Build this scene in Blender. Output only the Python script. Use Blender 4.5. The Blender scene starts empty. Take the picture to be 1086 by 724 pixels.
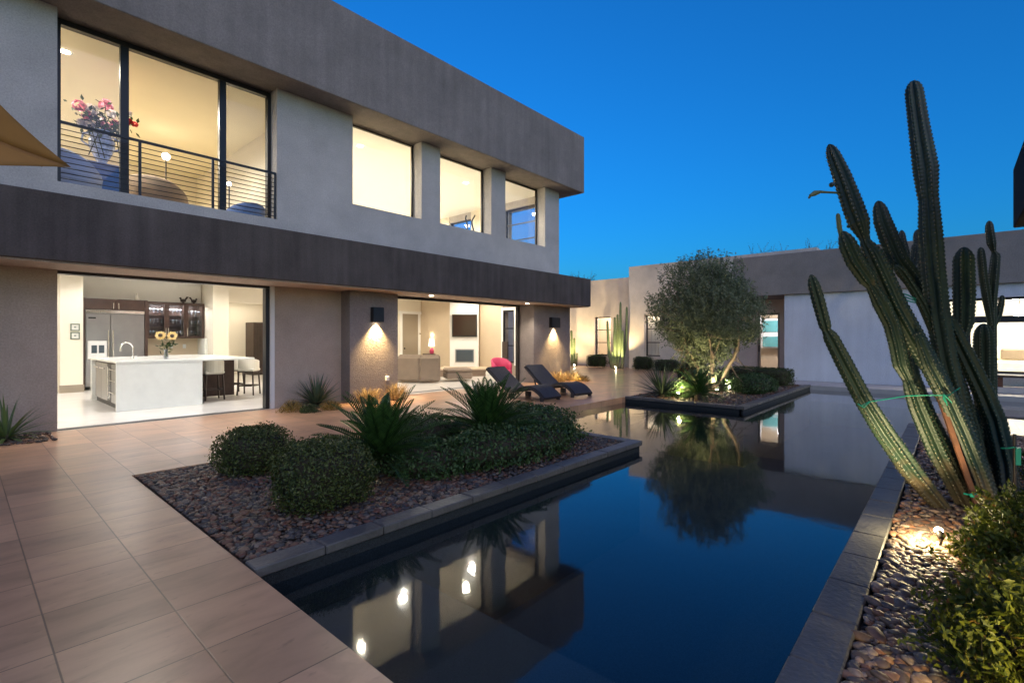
import bpy, math, random
import numpy as np
from math import radians as R, sin, cos, pi

rng = np.random.default_rng(7)
random.seed(7)
sc = bpy.context.scene
COL = sc.collection

# ------------------------------------------------------------------ camera frame
F, H, HY, CX = 524.0, 1.45, 358.0, 543.0
YAW = math.atan2(467, 524)
FW = np.array((cos(YAW), sin(YAW))); RT = np.array((sin(YAW), -cos(YAW)))

def at(px, py, d):                       # survey of the photo: point at depth d
    r = (px - CX) / F * d
    p = FW * d + RT * r
    return np.array((p[0], p[1], H + (HY - py) / F * d))

def ong(px, py, z=0.0):                  # point on the horizontal plane z
    return at(px, py, (z - H) * F / (HY - py))

def aty(px, py, Y):
    v = FW + RT * (px - CX) / F
    return at(px, py, Y / v[1])

def atx(px, py, X):
    v = FW + RT * (px - CX) / F
    return at(px, py, X / v[0])

# ------------------------------------------------------------------ mesh builder
ORIGIN = {}

class MB:
    def __init__(s):
        s.V = []; s.Fc = []; s.n = 0      # faces: (array k x m, mat, smooth)
    def add(s, v, f, mat=0, smooth=False):
        v = np.asarray(v, dtype=np.float64).reshape(-1, 3)
        if isinstance(f, np.ndarray):
            s.Fc.append((f.astype(np.int64) + s.n, mat, smooth))
        else:
            by = {}
            for q in f: by.setdefault(len(q), []).append(q)
            for k, qs in by.items():
                s.Fc.append((np.array(qs, dtype=np.int64) + s.n, mat, smooth))
        s.V.append(v); s.n += len(v)
        return s
    def box(s, x0, x1, y0, y1, z0, z1, mat=0, rot=0.0, c=None, bev=0.0):
        if bev > 0: return s.bbox(x0, x1, y0, y1, z0, z1, bev, mat, rot, c)
        v = np.array([(x, y, z) for z in (z0, z1) for y in (y0, y1) for x in (x0, x1)], float)
        if rot:
            cc = np.array(c if c is not None else ((x0+x1)/2, (y0+y1)/2, 0.0))
            v = rotz(v - cc, rot) + cc
        return s.add(v, [(0,2,3,1),(4,5,7,6),(0,1,5,4),(2,6,7,3),(0,4,6,2),(1,3,7,5)], mat)
    def bbox(s, x0, x1, y0, y1, z0, z1, b, mat=0, rot=0.0, c=None):
        # box with chamfered edges
        lo = np.array((x0, y0, z0)); hi = np.array((x1, y1, z1)); b = min(b, 0.45*min(hi-lo))
        v = []; idx = {}
        for ix in (0,1):
            for iy in (0,1):
                for iz in (0,1):
                    for ax in range(3):
                        p = np.array([hi[k] if (ix,iy,iz)[k] else lo[k] for k in range(3)], float)
                        for k in range(3):
                            if k != ax: p[k] += -b if (ix,iy,iz)[k] else b
                        idx[(ix,iy,iz,ax)] = len(v); v.append(p)
        f = []
        for ax in range(3):
            o = [k for k in range(3) if k != ax]
            for sd in (0,1):
                q = []
                for a, c2 in ((0,0),(1,0),(1,1),(0,1)):
                    t = [0,0,0]; t[ax] = sd; t[o[0]] = a; t[o[1]] = c2
                    q.append(idx[(*t, ax)])
                f.append(tuple(q))
        for ax in range(3):             # edge chamfers
            o = [k for k in range(3) if k != ax]
            for a in (0,1):
                for c2 in (0,1):
                    t0 = [0,0,0]; t0[o[0]] = a; t0[o[1]] = c2
                    t1 = list(t0); t1[ax] = 1
                    f.append((idx[(*t0,o[0])], idx[(*t1,o[0])], idx[(*t1,o[1])], idx[(*t0,o[1])]))
        for ix in (0,1):
            for iy in (0,1):
                for iz in (0,1):
                    f.append((idx[(ix,iy,iz,0)], idx[(ix,iy,iz,1)], idx[(ix,iy,iz,2)]))
        v = np.array(v)
        ctr = (lo+hi)/2
        g = []
        for q in f:                      # orient outwards
            a, b_, c_ = v[q[0]], v[q[1]], v[q[2]]
            nrm = np.cross(b_-a, c_-a)
            m = v[list(q)].mean(0) - ctr
            g.append(q if nrm @ m > 0 else tuple(reversed(q)))
        if rot:
            cc = np.array(c if c is not None else ((x0+x1)/2, (y0+y1)/2, 0.0))
            v = rotz(v - cc, rot) + cc
        return s.add(v, g, mat)
    def prism(s, poly, z0, z1, mat=0):
        n = len(poly)
        a = sum(poly[i][0]*poly[(i+1)%n][1]-poly[(i+1)%n][0]*poly[i][1] for i in range(n))
        if a < 0: poly = poly[::-1]
        v = [(x, y, z0) for x, y in poly] + [(x, y, z1) for x, y in poly]
        f = [tuple(range(n))[::-1], tuple(range(n, 2*n))] + [(i, (i+1)%n, n+(i+1)%n, n+i) for i in range(n)]
        return s.add(v, f, mat)
    def tube(s, pts, rad, n=8, mat=0, smooth=True, cap=True):
        pts = np.asarray(pts, float); m = len(pts)
        rad = np.full(m, rad) if np.isscalar(rad) else np.asarray(rad, float)
        T = np.gradient(pts, axis=0); T /= np.linalg.norm(T, axis=1)[:, None] + 1e-12
        ref = np.array((0.0, 0, 1)) if abs(T[0][2]) < 0.9 else np.array((1.0, 0, 0))
        u = np.cross(T[0], ref); u /= np.linalg.norm(u)
        th = np.arange(n)*2*pi/n; V = []
        for i in range(m):
            u = u - T[i]*(u @ T[i]); u /= np.linalg.norm(u); w = np.cross(T[i], u)
            V.append(pts[i] + rad[i]*(np.cos(th)[:, None]*u + np.sin(th)[:, None]*w))
        V = np.concatenate(V)
        i = np.arange(m-1)[:, None]*n; j = np.arange(n)[None, :]
        q = np.stack([i+j, i+(j+1) % n, i+n+(j+1) % n, i+n+j], -1).reshape(-1, 4)
        s.add(V, q, mat, smooth)
        if cap:
            s.add(V[:n], [tuple(range(n))[::-1]], mat); s.add(V[-n:], [tuple(range(n))], mat)
        return s
    def lathe(s, prof, c=(0,0,0), n=20, mat=0, smooth=True):
        th = np.arange(n)*2*pi/n; c = np.asarray(c, float)
        V = np.concatenate([np.stack([r*np.cos(th), r*np.sin(th), np.full(n, z)], -1) for r, z in prof]) + c
        m = len(prof); i = np.arange(m-1)[:, None]*n; j = np.arange(n)[None, :]
        q = np.stack([i+j, i+(j+1) % n, i+n+(j+1) % n, i+n+j], -1).reshape(-1, 4)
        return s.add(V, q, mat, smooth)
    def disc(s, c, r, n=20, mat=0, up=True):
        th = np.arange(n)*2*pi/n
        V = np.stack([c[0]+r*np.cos(th), c[1]+r*np.sin(th), np.full(n, c[2])], -1)
        q = tuple(range(n))
        return s.add(V, [q if up else q[::-1]], mat)
    def ball(s, c, r, nu=14, nv=9, mat=0, sx=1, sy=1, sz=1, noise=0.0, seed=0):
        th = np.arange(nu)*2*pi/nu; V = [(0, 0, -1)]
        for k in range(1, nv):
            ph = -pi/2 + pi*k/nv
            V += [(cos(ph)*cos(t), cos(ph)*sin(t), sin(ph)) for t in th]
        V.append((0, 0, 1)); V = np.array(V, float)
        if noise:
            g = np.random.default_rng(seed); k = g.normal(size=(5, 3))*2.2; ph = g.uniform(0, 6, 5)
            V = V*(1 + noise*np.sin(V @ k.T + ph).sum(1)/2.2)[:, None]
        V = V*np.array((sx, sy, sz))*r + np.asarray(c, float)
        f = [(0, 1+(j+1) % nu, 1+j) for j in range(nu)]
        for k in range(nv-2):
            a = 1+k*nu
            f += [(a+j, a+(j+1) % nu, a+nu+(j+1) % nu, a+nu+j) for j in range(nu)]
        a = 1+(nv-2)*nu; top = len(V)-1
        f += [(a+j, a+(j+1) % nu, top) for j in range(nu)]
        return s.add(V, f, mat, True)
    def build(s, name, mats, parent=None, origin=None):
        if parent is not None: o = ORIGIN[parent.name]
        else: o = np.asarray(origin if origin is not None else (0, 0, 0), float)
        me = bpy.data.meshes.new(name)
        V = np.concatenate(s.V) - o
        me.vertices.add(len(V)); me.vertices.foreach_set('co', V.ravel())
        loops = np.concatenate([a.ravel() for a, _, _ in s.Fc])
        tot = np.concatenate([np.full(len(a), a.shape[1]) for a, _, _ in s.Fc])
        start = np.concatenate(([0], np.cumsum(tot)[:-1]))
        me.loops.add(len(loops)); me.loops.foreach_set('vertex_index', loops.astype(np.int32))
        me.polygons.add(len(tot)); me.polygons.foreach_set('loop_start', start.astype(np.int32))
        me.polygons.foreach_set('loop_total', tot.astype(np.int32))
        me.polygons.foreach_set('material_index', np.concatenate([np.full(len(a), m) for a, m, _ in s.Fc]).astype(np.int32))
        me.polygons.foreach_set('use_smooth', np.concatenate([np.full(len(a), b) for a, _, b in s.Fc]))
        me.update(calc_edges=True); me.validate()
        for m in (mats if isinstance(mats, (list, tuple)) else [mats]): me.materials.append(m)
        ob = bpy.data.objects.new(name, me); COL.objects.link(ob)
        if parent is not None: ob.parent = parent; ORIGIN[ob.name] = o
        else: ob.location = o; ORIGIN[ob.name] = o
        return ob

def rotz(v, a):
    v = np.asarray(v, float); c, s_ = cos(a), sin(a)
    return np.stack([v[..., 0]*c - v[..., 1]*s_, v[..., 0]*s_ + v[..., 1]*c, v[..., 2]], -1)

def tag(o, label, cat, group=None, kind=None):
    o['label'] = label; o['category'] = cat
    if group: o['group'] = group
    if kind: o['kind'] = kind
    return o

def thing(name, label, cat, loc=(0, 0, 0), group=None):
    o = bpy.data.objects.new(name, None); COL.objects.link(o); o.empty_display_size = 0.1
    o.location = loc; ORIGIN[o.name] = np.asarray(loc, float)
    return tag(o, label, cat, group)

def struct(name, mb, mats, kind='structure'):
    o = mb.build(name, mats); o['kind'] = kind; return o

def copy_tree(o, parent=None):
    c = o.copy(); COL.objects.link(c)
    if parent is not None: c.parent = parent
    for ch in o.children: copy_tree(ch, c)
    return c

# ------------------------------------------------------------------ materials
def mat(name):
    m = bpy.data.materials.new(name); m.use_nodes = True
    nt = m.node_tree; b = nt.nodes['Principled BSDF']
    return m, nt, b

def rgba(c): return (c[0], c[1], c[2], 1)

def plain(name, c, rough=0.5, metal=0.0, spec=0.5, bump=0.0, bscale=60.0, var=0.0, vscale=3.0, **kw):
    m, nt, b = mat(name)
    b.inputs['Base Color'].default_value = rgba(c); b.inputs['Roughness'].default_value = rough
    b.inputs['Metallic'].default_value = metal; b.inputs['Specular IOR Level'].default_value = spec
    for k, v in kw.items(): b.inputs[k].default_value = v
    tc = nt.nodes.new('ShaderNodeTexCoord')
    if var:
        n = nt.nodes.new('ShaderNodeTexNoise'); n.inputs['Scale'].default_value = vscale; n.inputs['Detail'].default_value = 6
        n.inputs['Roughness'].default_value = 0.62
        nt.links.new(tc.outputs['Object'], n.inputs['Vector'])
        r = nt.nodes.new('ShaderNodeMapRange'); r.inputs[1].default_value = .3; r.inputs[2].default_value = .7
        r.inputs[3].default_value = 1-var; r.inputs[4].default_value = 1+var
        nt.links.new(n.outputs['Fac'], r.inputs[0])
        mx = nt.nodes.new('ShaderNodeMix'); mx.data_type = 'RGBA'; mx.blend_type = 'MULTIPLY'; mx.inputs[0].default_value = 1
        mx.inputs[6].default_value = rgba(c); nt.links.new(r.outputs[0], mx.inputs[7])
        nt.links.new(mx.outputs[2], b.inputs['Base Color'])
    if bump:
        n = nt.nodes.new('ShaderNodeTexNoise'); n.inputs['Scale'].default_value = bscale; n.inputs['Detail'].default_value = 3
        nt.links.new(tc.outputs['Object'], n.inputs['Vector'])
        bp = nt.nodes.new('ShaderNodeBump'); bp.inputs['Strength'].default_value = bump; bp.inputs['Distance'].default_value = 0.01
        nt.links.new(n.outputs['Fac'], bp.inputs['Height']); nt.links.new(bp.outputs['Normal'], b.inputs['Normal'])
    return m

def emit(name, c, s):
    m, nt, b = mat(name)
    b.inputs['Base Color'].default_value = (0.8, 0.8, 0.8, 1)
    b.inputs['Emission Color'].default_value = rgba(c); b.inputs['Emission Strength'].default_value = s
    return m

def stucco(name, c, var=0.16, bump=0.5, streak=0.0, grain=42):
    m, nt, b = mat(name); N = nt.nodes.new; L = nt.links.new
    b.inputs['Roughness'].default_value = 0.92; b.inputs['Specular IOR Level'].default_value = 0.2
    tc = N('ShaderNodeTexCoord')
    n1 = N('ShaderNodeTexNoise'); n1.inputs['Scale'].default_value = 0.9; n1.inputs['Detail'].default_value = 7; n1.inputs['Roughness'].default_value = .65
    L(tc.outputs['Object'], n1.inputs['Vector'])
    n2 = N('ShaderNodeTexNoise'); n2.inputs['Scale'].default_value = grain; n2.inputs['Detail'].default_value = 5; n2.inputs['Roughness'].default_value = .7
    L(tc.outputs['Object'], n2.inputs['Vector'])
    mp = N('ShaderNodeMapping'); mp.inputs['Scale'].default_value = (5, 5, .35); L(tc.outputs['Object'], mp.inputs['Vector'])
    n3 = N('ShaderNodeTexNoise'); n3.inputs['Scale'].default_value = 1.0; n3.inputs['Detail'].default_value = 4; L(mp.outputs[0], n3.inputs['Vector'])
    def rm(src, lo, hi, a=.3, z=.7):
        r = N('ShaderNodeMapRange'); r.inputs[1].default_value = a; r.inputs[2].default_value = z
        r.inputs[3].default_value = lo; r.inputs[4].default_value = hi; L(src, r.inputs[0]); return r.outputs[0]
    def mul(a, b_):
        k = N('ShaderNodeMath'); k.operation = 'MULTIPLY'; L(a, k.inputs[0]); L(b_, k.inputs[1]); return k.outputs[0]
    t = mul(mul(rm(n1.outputs['Fac'], 1-var, 1+var), rm(n2.outputs['Fac'], .80, 1.2)), rm(n3.outputs['Fac'], 1-streak, 1+streak))
    mx = N('ShaderNodeMix'); mx.data_type = 'RGBA'; mx.blend_type = 'MULTIPLY'; mx.inputs[0].default_value = 1
    mx.inputs[6].default_value = rgba(c); L(t, mx.inputs[7]); L(mx.outputs[2], b.inputs['Base Color'])
    bp = N('ShaderNodeBump'); bp.inputs['Strength'].default_value = bump; bp.inputs['Distance'].default_value = .012
    L(n2.outputs['Fac'], bp.inputs['Height']); L(bp.outputs['Normal'], b.inputs['Normal'])
    return m

def leafm(name, c1, c2, rough=0.5, trans=0.25, dead=None):
    m, nt, b = mat(name); N = nt.nodes.new; L = nt.links.new
    g = N('ShaderNodeNewGeometry'); cr = N('ShaderNodeValToRGB')
    cr.color_ramp.elements[0].color = rgba(c1); cr.color_ramp.elements[1].color = rgba(c2)
    if dead:
        e = cr.color_ramp.elements.new(.95); e.color = rgba(c2); cr.color_ramp.elements[-1].color = rgba(dead)
    L(g.outputs['Random Per Island'], cr.inputs['Fac']); L(cr.outputs['Color'], b.inputs['Base Color'])
    b.inputs['Roughness'].default_value = rough; b.inputs['Specular IOR Level'].default_value = .35
    tr = N('ShaderNodeBsdfTranslucent'); L(cr.outputs['Color'], tr.inputs['Color'])
    mx = N('ShaderNodeMixShader'); mx.inputs[0].default_value = trans
    L(b.outputs[0], mx.inputs[1]); L(tr.outputs[0], mx.inputs[2]); L(mx.outputs[0], nt.nodes['Material Output'].inputs['Surface'])
    return m

def glassm(name, tint=(.96, .98, 1), refl=1.0, ior=1.5, rough=0.0):
    m, nt, b = mat(name); N = nt.nodes.new; L = nt.links.new; nt.nodes.remove(b)
    t = N('ShaderNodeBsdfTransparent'); t.inputs[0].default_value = rgba(tint)
    g = N('ShaderNodeBsdfGlossy'); g.inputs['Roughness'].default_value = rough
    f = N('ShaderNodeFresnel'); ge = N('ShaderNodeNewGeometry'); mr = N('ShaderNodeMapRange')
    mr.inputs[3].default_value = ior; mr.inputs[4].default_value = 1/ior
    L(ge.outputs['Backfacing'], mr.inputs[0]); L(mr.outputs[0], f.inputs['IOR'])
    k = N('ShaderNodeMath'); k.operation = 'MULTIPLY'; k.inputs[1].default_value = refl; L(f.outputs[0], k.inputs[0])
    x = N('ShaderNodeMixShader'); L(k.outputs[0], x.inputs[0]); L(t.outputs[0], x.inputs[1]); L(g.outputs[0], x.inputs[2])
    L(x.outputs[0], nt.nodes['Material Output'].inputs['Surface'])
    return m, nt

def travertine(name, x0, y0, sx, sy, c, rough=.38, joint=.33, lines=True):
    m, nt, b = mat(name); N = nt.nodes.new; L = nt.links.new
    tc = N('ShaderNodeTexCoord'); sp = N('ShaderNodeSeparateXYZ'); L(tc.outputs['Object'], sp.inputs[0])
    def M(op, a, v=None):
        k = N('ShaderNodeMath'); k.operation = op
        if hasattr(a, 'is_linked') or hasattr(a, 'node'): L(a, k.inputs[0])
        else: k.inputs[0].default_value = a
        if v is not None:
            if hasattr(v, 'node'): L(v, k.inputs[1])
            else: k.inputs[1].default_value = v
        return k.outputs[0]
    u = M('DIVIDE', M('SUBTRACT', sp.outputs[0], x0), sx); v = M('DIVIDE', M('SUBTRACT', sp.outputs[1], y0), sy)
    fu = M('FLOOR', u); fv = M('FLOOR', v)
    du = M('MULTIPLY', M('PINGPONG', u, .5), sx); dv = M('MULTIPLY', M('PINGPONG', v, .5), sy)
    dm = M('MINIMUM', du, dv)
    jt = N('ShaderNodeMapRange'); jt.inputs[1].default_value = .0022; jt.inputs[2].default_value = .0052; L(dm, jt.inputs[0])
    cb = N('ShaderNodeCombineXYZ'); L(fu, cb.inputs[0]); L(fv, cb.inputs[1])
    wn = N('ShaderNodeTexWhiteNoise'); wn.noise_dimensions = '2D'; L(cb.outputs[0], wn.inputs['Vector'])
    mp = N('ShaderNodeMapping'); mp.inputs['Scale'].default_value = (1.0, 2.6, 1)
    off = N('ShaderNodeVectorMath'); off.operation = 'SCALE'; off.inputs[3].default_value = 7.0; L(wn.outputs['Color'], off.inputs[0])
    ad = N('ShaderNodeVectorMath'); ad.operation = 'ADD'; L(mp.outputs[0], ad.inputs[0]); L(off.outputs[0], ad.inputs[1])
    L(tc.outputs['Object'], mp.inputs['Vector'])
    n1 = N('ShaderNodeTexNoise'); n1.inputs['Scale'].default_value = 1.5; n1.inputs['Detail'].default_value = 9; n1.inputs['Roughness'].default_value = .62; n1.inputs['Distortion'].default_value = .6
    L(ad.outputs[0], n1.inputs['Vector'])
    cr = N('ShaderNodeValToRGB'); e = cr.color_ramp.elements
    e[0].position = .28; e[0].color = rgba(tuple(x*.66 for x in c)); e[1].position = .72; e[1].color = rgba(tuple(x*1.2 for x in c))
    q = e.new(.5); q.color = rgba(c)
    L(n1.outputs['Fac'], cr.inputs['Fac'])
    tv = N('ShaderNodeMapRange'); tv.inputs[3].default_value = .82; tv.inputs[4].default_value = 1.12; L(wn.outputs['Value'], tv.inputs[0])
    n4 = N('ShaderNodeTexNoise'); n4.inputs['Scale'].default_value = 9; n4.inputs['Detail'].default_value = 5; n4.inputs['Roughness'].default_value = .6
    L(ad.outputs[0], n4.inputs['Vector'])
    pit = N('ShaderNodeMapRange'); pit.inputs[1].default_value = .62; pit.inputs[2].default_value = .72; pit.inputs[3].default_value = 1; pit.inputs[4].default_value = .72
    L(n4.outputs['Fac'], pit.inputs[0])
    jm = N('ShaderNodeMapRange'); jm.inputs[3].default_value = joint; jm.inputs[4].default_value = 1; L(jt.outputs[0], jm.inputs[0])
    f = M('MULTIPLY', M('MULTIPLY', tv.outputs[0], pit.outputs[0]), jm.outputs[0])
    mx = N('ShaderNodeMix'); mx.data_type = 'RGBA'; mx.blend_type = 'MULTIPLY'; mx.inputs[0].default_value = 1
    L(cr.outputs['Color'], mx.inputs[6]); L(f, mx.inputs[7]); L(mx.outputs[2], b.inputs['Base Color'])
    rr = N('ShaderNodeMapRange'); rr.inputs[3].default_value = rough-.03; rr.inputs[4].default_value = rough+.05; L(n1.outputs['Fac'], rr.inputs[0]); L(rr.outputs[0], b.inputs['Roughness'])
    bp = N('ShaderNodeBump'); bp.inputs['Strength'].default_value = .12; bp.inputs['Distance'].default_value = .002
    L(jt.outputs[0], bp.inputs['Height']); L(bp.outputs['Normal'], b.inputs['Normal'])
    return m

M = {}
M['wall_up'] = stucco('upper_stucco', (.46, .43, .41))
M['fascia_up'] = stucco('roof_fascia_stucco', (.225, .20, .185), streak=.10)
M['band'] = stucco('band_stucco', (.085, .072, .066), var=.25, streak=.22)
M['wall_lo'] = stucco('lower_stucco', (.36, .29, .245))
M['pier'] = stucco('pier_stucco', (.21, .18, .168), bump=1.5, grain=34)
M['soffit'] = stucco('soffit_stucco', (.40, .33, .27))
M['wing'] = stucco('wing_stucco', (.60, .51, .44))
M['white_stucco'] = stucco('pale_stucco', (.57, .60, .67), var=.08, streak=.05)
M['wing_fascia'] = stucco('wing_fascia_stucco', (.25, .225, .21))
M['black'] = plain('black_metal', (.012, .012, .014), .4, 0, .5)
M['bronze'] = plain('bronze_metal', (.03, .026, .024), .42, .4)
M['trim'] = plain('jamb_paint', (.62, .60, .60), .5)
M['int_wall'] = plain('cream_paint', (.78, .72, .60), .7, var=.03, vscale=.7)
M['int_wall2'] = plain('beige_paint', (.62, .50, .36), .7, var=.03)
M['int_white'] = plain('white_paint', (.82, .81, .78), .6)
M['int_ceil'] = plain('ceiling_paint', (.84, .77, .58), .75, var=.03, vscale=.6)
M['int_floor'] = plain('polished_floor', (.80, .77, .72), .2, var=.06, vscale=1.5)
M['floor_up'] = plain('pale_carpet', (.70, .62, .48), .9)
M['patio'] = travertine('travertine_paving', .295, 4.05, .476, .484, (.425, .25, .152), rough=.30)
M['coping'] = plain('slate_coping', (.085, .082, .08), .5, bump=.6, bscale=30, var=.35, vscale=2.2)
M['pool'] = plain('pebble_plaster', (.014, .020, .024), .9, bump=.6, bscale=160, var=.55, vscale=90)
M['ledge'] = plain('pale_concrete', (.42, .40, .39), .7, var=.1, bump=.2)
M['soil'] = plain('dark_soil', (.05, .038, .03), .95, bump=.8, bscale=40, var=.3, vscale=20)
M['ground'] = plain('desert_ground', (.22, .17, .13), .95, bump=.5, bscale=8, var=.3)
M['brown_wood'] = plain('walnut_veneer', (.052, .028, .021), .38, var=.25, vscale=6)
M['dark_wood'] = plain('dark_oak', (.045, .03, .024), .45, var=.2, vscale=8)
M['quartz'] = plain('white_quartz', (.80, .82, .78), .16, var=.04, vscale=4)
M['steel'] = plain('brushed_steel', (.36, .355, .36), .32, 1.0, var=.08, vscale=2)
M['chrome'] = plain('chrome', (.8, .8, .8), .12, 1.0)
M['white_lea'] = plain('cream_leather', (.80, .76, .66), .45, bump=.15, bscale=90)
M['taupe'] = plain('taupe_upholstery', (.24, .18, .13), .75, bump=.25, bscale=120, var=.1)
M['pink'] = plain('pink_fabric', (.62, .06, .16), .7)
M['tile'] = plain('glazed_tile', (.78, .76, .70), .12)
M['screen'] = plain('tv_screen', (.04, .022, .016), .12)
M['fire'] = plain('firebox_glass', (.07, .09, .11), .12)
M['wicker'] = plain('dark_wicker', (.022, .022, .030), .6, bump=1.0, bscale=140, var=.3, vscale=60)
M['blue_fab'] = plain('blue_fabric', (.10, .15, .34), .8, bump=.2)  # own blue on the table; blue reflected by the glass on the armchair
M['blueshade'] = plain('blue_shaded_fabric', (.38, .44, .62), .8, bump=.2)  # white chair fabric with its blue shade put into the colour
M['china'] = plain('blue_white_china', (.45, .52, .72), .2, var=.5, vscale=14)
M['umb'] = plain('tan_canvas', (.30, .14, .03), .85, bump=.25, bscale=200, var=.12, vscale=3, )
M['stake'] = plain('redwood_stake', (.12, .045, .022), .7, var=.3, vscale=12)
M['tie'] = plain('green_tie_tape', (.01, .30, .20), .5)
M['white_pl'] = plain('white_plastic', (.75, .75, .75), .4)
M['paper'] = plain('picture_paper', (.70, .70, .66), .7)
M['ink'] = plain('picture_ink', (.15, .18, .2), .7)
M['sage'] = plain('sage_paint', (.16, .20, .16), .5)
M['door_taupe'] = plain('taupe_door', (.30, .25, .19), .5)
M['pav_dark'] = plain('pavilion_paint', (.016, .011, .009), .9, spec=.1)
M['pav_gold'] = plain('gold_soffit', (.5, .33, .13), .6)
M['sagobark'] = plain('sago_trunk', (.05, .038, .026), .95, bump=1.0, bscale=40)
M['bark'] = plain('olive_bark', (.20, .155, .11), .9, bump=.8, bscale=30, var=.3, vscale=12)
M['twig'] = plain('shrub_twig', (.03, .025, .015), .95)
M['glow'] = emit('lamp_glow', (1, .86, .62), 18)
M['glow_soft'] = emit('lampshade_glow', (1, .82, .58), .9)
M['glow_mid'] = emit('shaded_bulb_glow', (1, .88, .66), 5)
M['glow_hot'] = emit('spot_glow', (1, .86, .55), 90)
M['glass'], _ = glassm('window_glass', (.93, .95, .98), 1.0)
M['glass_clear'], _ = glassm('drinking_glass', (.62, .66, .72), 4.0, 1.5, .12)

# water: clear, mirror-smooth with a faint ripple
mw, nt = glassm('pool_water', (.70, .84, .92), 1.6, 1.333, .045)
N = nt.nodes.new; L = nt.links.new
tc = N('ShaderNodeTexCoord'); no = N('ShaderNodeTexNoise'); no.inputs['Scale'].default_value = 2.2; no.inputs['Detail'].default_value = 3
L(tc.outputs['Object'], no.inputs['Vector'])
bp = N('ShaderNodeBump'); bp.inputs['Strength'].default_value = .07; bp.inputs['Distance'].default_value = .02; L(no.outputs['Fac'], bp.inputs['Height'])
for n in nt.nodes:
    if n.type in ('BSDF_GLOSSY', 'FRESNEL'): L(bp.outputs['Normal'], n.inputs['Normal'])
M['water'] = mw

def pebblem(name, cols):
    m, nt, b = mat(name); N = nt.nodes.new; L = nt.links.new
    g = N('ShaderNodeNewGeometry'); cr = N('ShaderNodeValToRGB'); cr.color_ramp.interpolation = 'CONSTANT'
    for i, c in enumerate(cols):
        if i < 2: e = cr.color_ramp.elements[i]; e.position = i/len(cols)
        else: e = cr.color_ramp.elements.new(i/len(cols))
        e.color = rgba(c)
    L(g.outputs['Random Per Island'], cr.inputs['Fac'])
    tc = N('ShaderNodeTexCoord'); n = N('ShaderNodeTexNoise'); n.inputs['Scale'].default_value = 35; n.inputs['Detail'].default_value = 4
    L(tc.outputs['Object'], n.inputs['Vector'])
    r = N('ShaderNodeMapRange'); r.inputs[1].default_value = .3; r.inputs[2].default_value = .7; r.inputs[3].default_value = .7; r.inputs[4].default_value = 1.3; L(n.outputs['Fac'], r.inputs[0])
    mx = N('ShaderNodeMix'); mx.data_type = 'RGBA'; mx.blend_type = 'MULTIPLY'; mx.inputs[0].default_value = 1
    L(cr.outputs['Color'], mx.inputs[6]); L(r.outputs[0], mx.inputs[7]); L(mx.outputs[2], b.inputs['Base Color'])
    b.inputs['Roughness'].default_value = .55
    return m
M['pebble'] = pebblem('river_pebble', [(.10, .048, .030), (.042, .038, .036), (.13, .068, .040), (.052, .047, .045), (.17, .11, .07), (.03, .026, .024), (.11, .045, .026), (.072, .066, .062), (.15, .115, .085), (.055, .036, .026)])
M['pebble_lit'] = pebblem('lamplit_river_pebble', [(.20, .10, .055), (.12, .085, .065), (.28, .15, .085), (.15, .10, .075), (.32, .21, .14), (.09, .065, .055), (.24, .11, .06), (.17, .13, .10), (.30, .22, .16), (.13, .08, .05)])  # lit copy of the river pebbles, warm lamplight put into the colours
M['boxwood'] = leafm('boxwood_leaf', (.016, .032, .008), (.10, .125, .032), .45, .25)
M['ground_leaf'] = leafm('groundcover_leaf', (.018, .046, .013), (.065, .115, .038), .45, .2)
M['hedge'] = leafm('hedge_leaf', (.02, .035, .009), (.055, .085, .02), .5, .2)
M['olive'] = leafm('olive_leaf', (.06, .085, .042), (.19, .22, .13), .5, .2)
M['sago'] = leafm('sago_leaflet', (.016, .046, .012), (.048, .105, .024), .32, .22)
M['yucca'] = leafm('yucca_blade', (.035, .06, .035), (.09, .125, .075), .4, .15)
M['agave'] = leafm('agave_blade', (.05, .085, .03), (.10, .15, .05), .4, .15)
M['gold'] = leafm('gold_grass', (.16, .10, .045), (.38, .28, .14), .8, .3)
M['goldgreen'] = leafm('gold_shrub_leaf', (.10, .09, .02), (.34, .20, .04), .6, .3)
M['nandina'] = leafm('nandina_leaf', (.04, .06, .008), (.16, .18, .022), .45, .3, dead=(.25, .09, .03))
M['redleaf'] = leafm('red_leaf', (.10, .03, .02), (.18, .06, .03), .5, .3)
M['yellowlit'] = leafm('yellow_lit_leaf', (.16, .17, .02), (.34, .33, .05), .5, .3)  # the yellow light on this shrub is put into the leaf colour
M['far_leaf'] = leafm('distant_leaf', (.03, .04, .02), (.06, .07, .035), .7, .2)
M['petal_pink'] = leafm('pink_petal', (.55, .10, .18), (.8, .45, .50), .6, .3)
M['petal_red'] = leafm('red_petal', (.45, .02, .03), (.6, .06, .06), .6, .3)
M['petal_white'] = leafm('white_petal', (.6, .5, .5), (.8, .75, .75), .6, .3)
M['petal_sun'] = leafm('sunflower_petal', (.80, .55, .18), (.88, .74, .42), .6, .3)
M['spine'] = plain('cactus_spine', (.26, .24, .16), .8)
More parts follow.
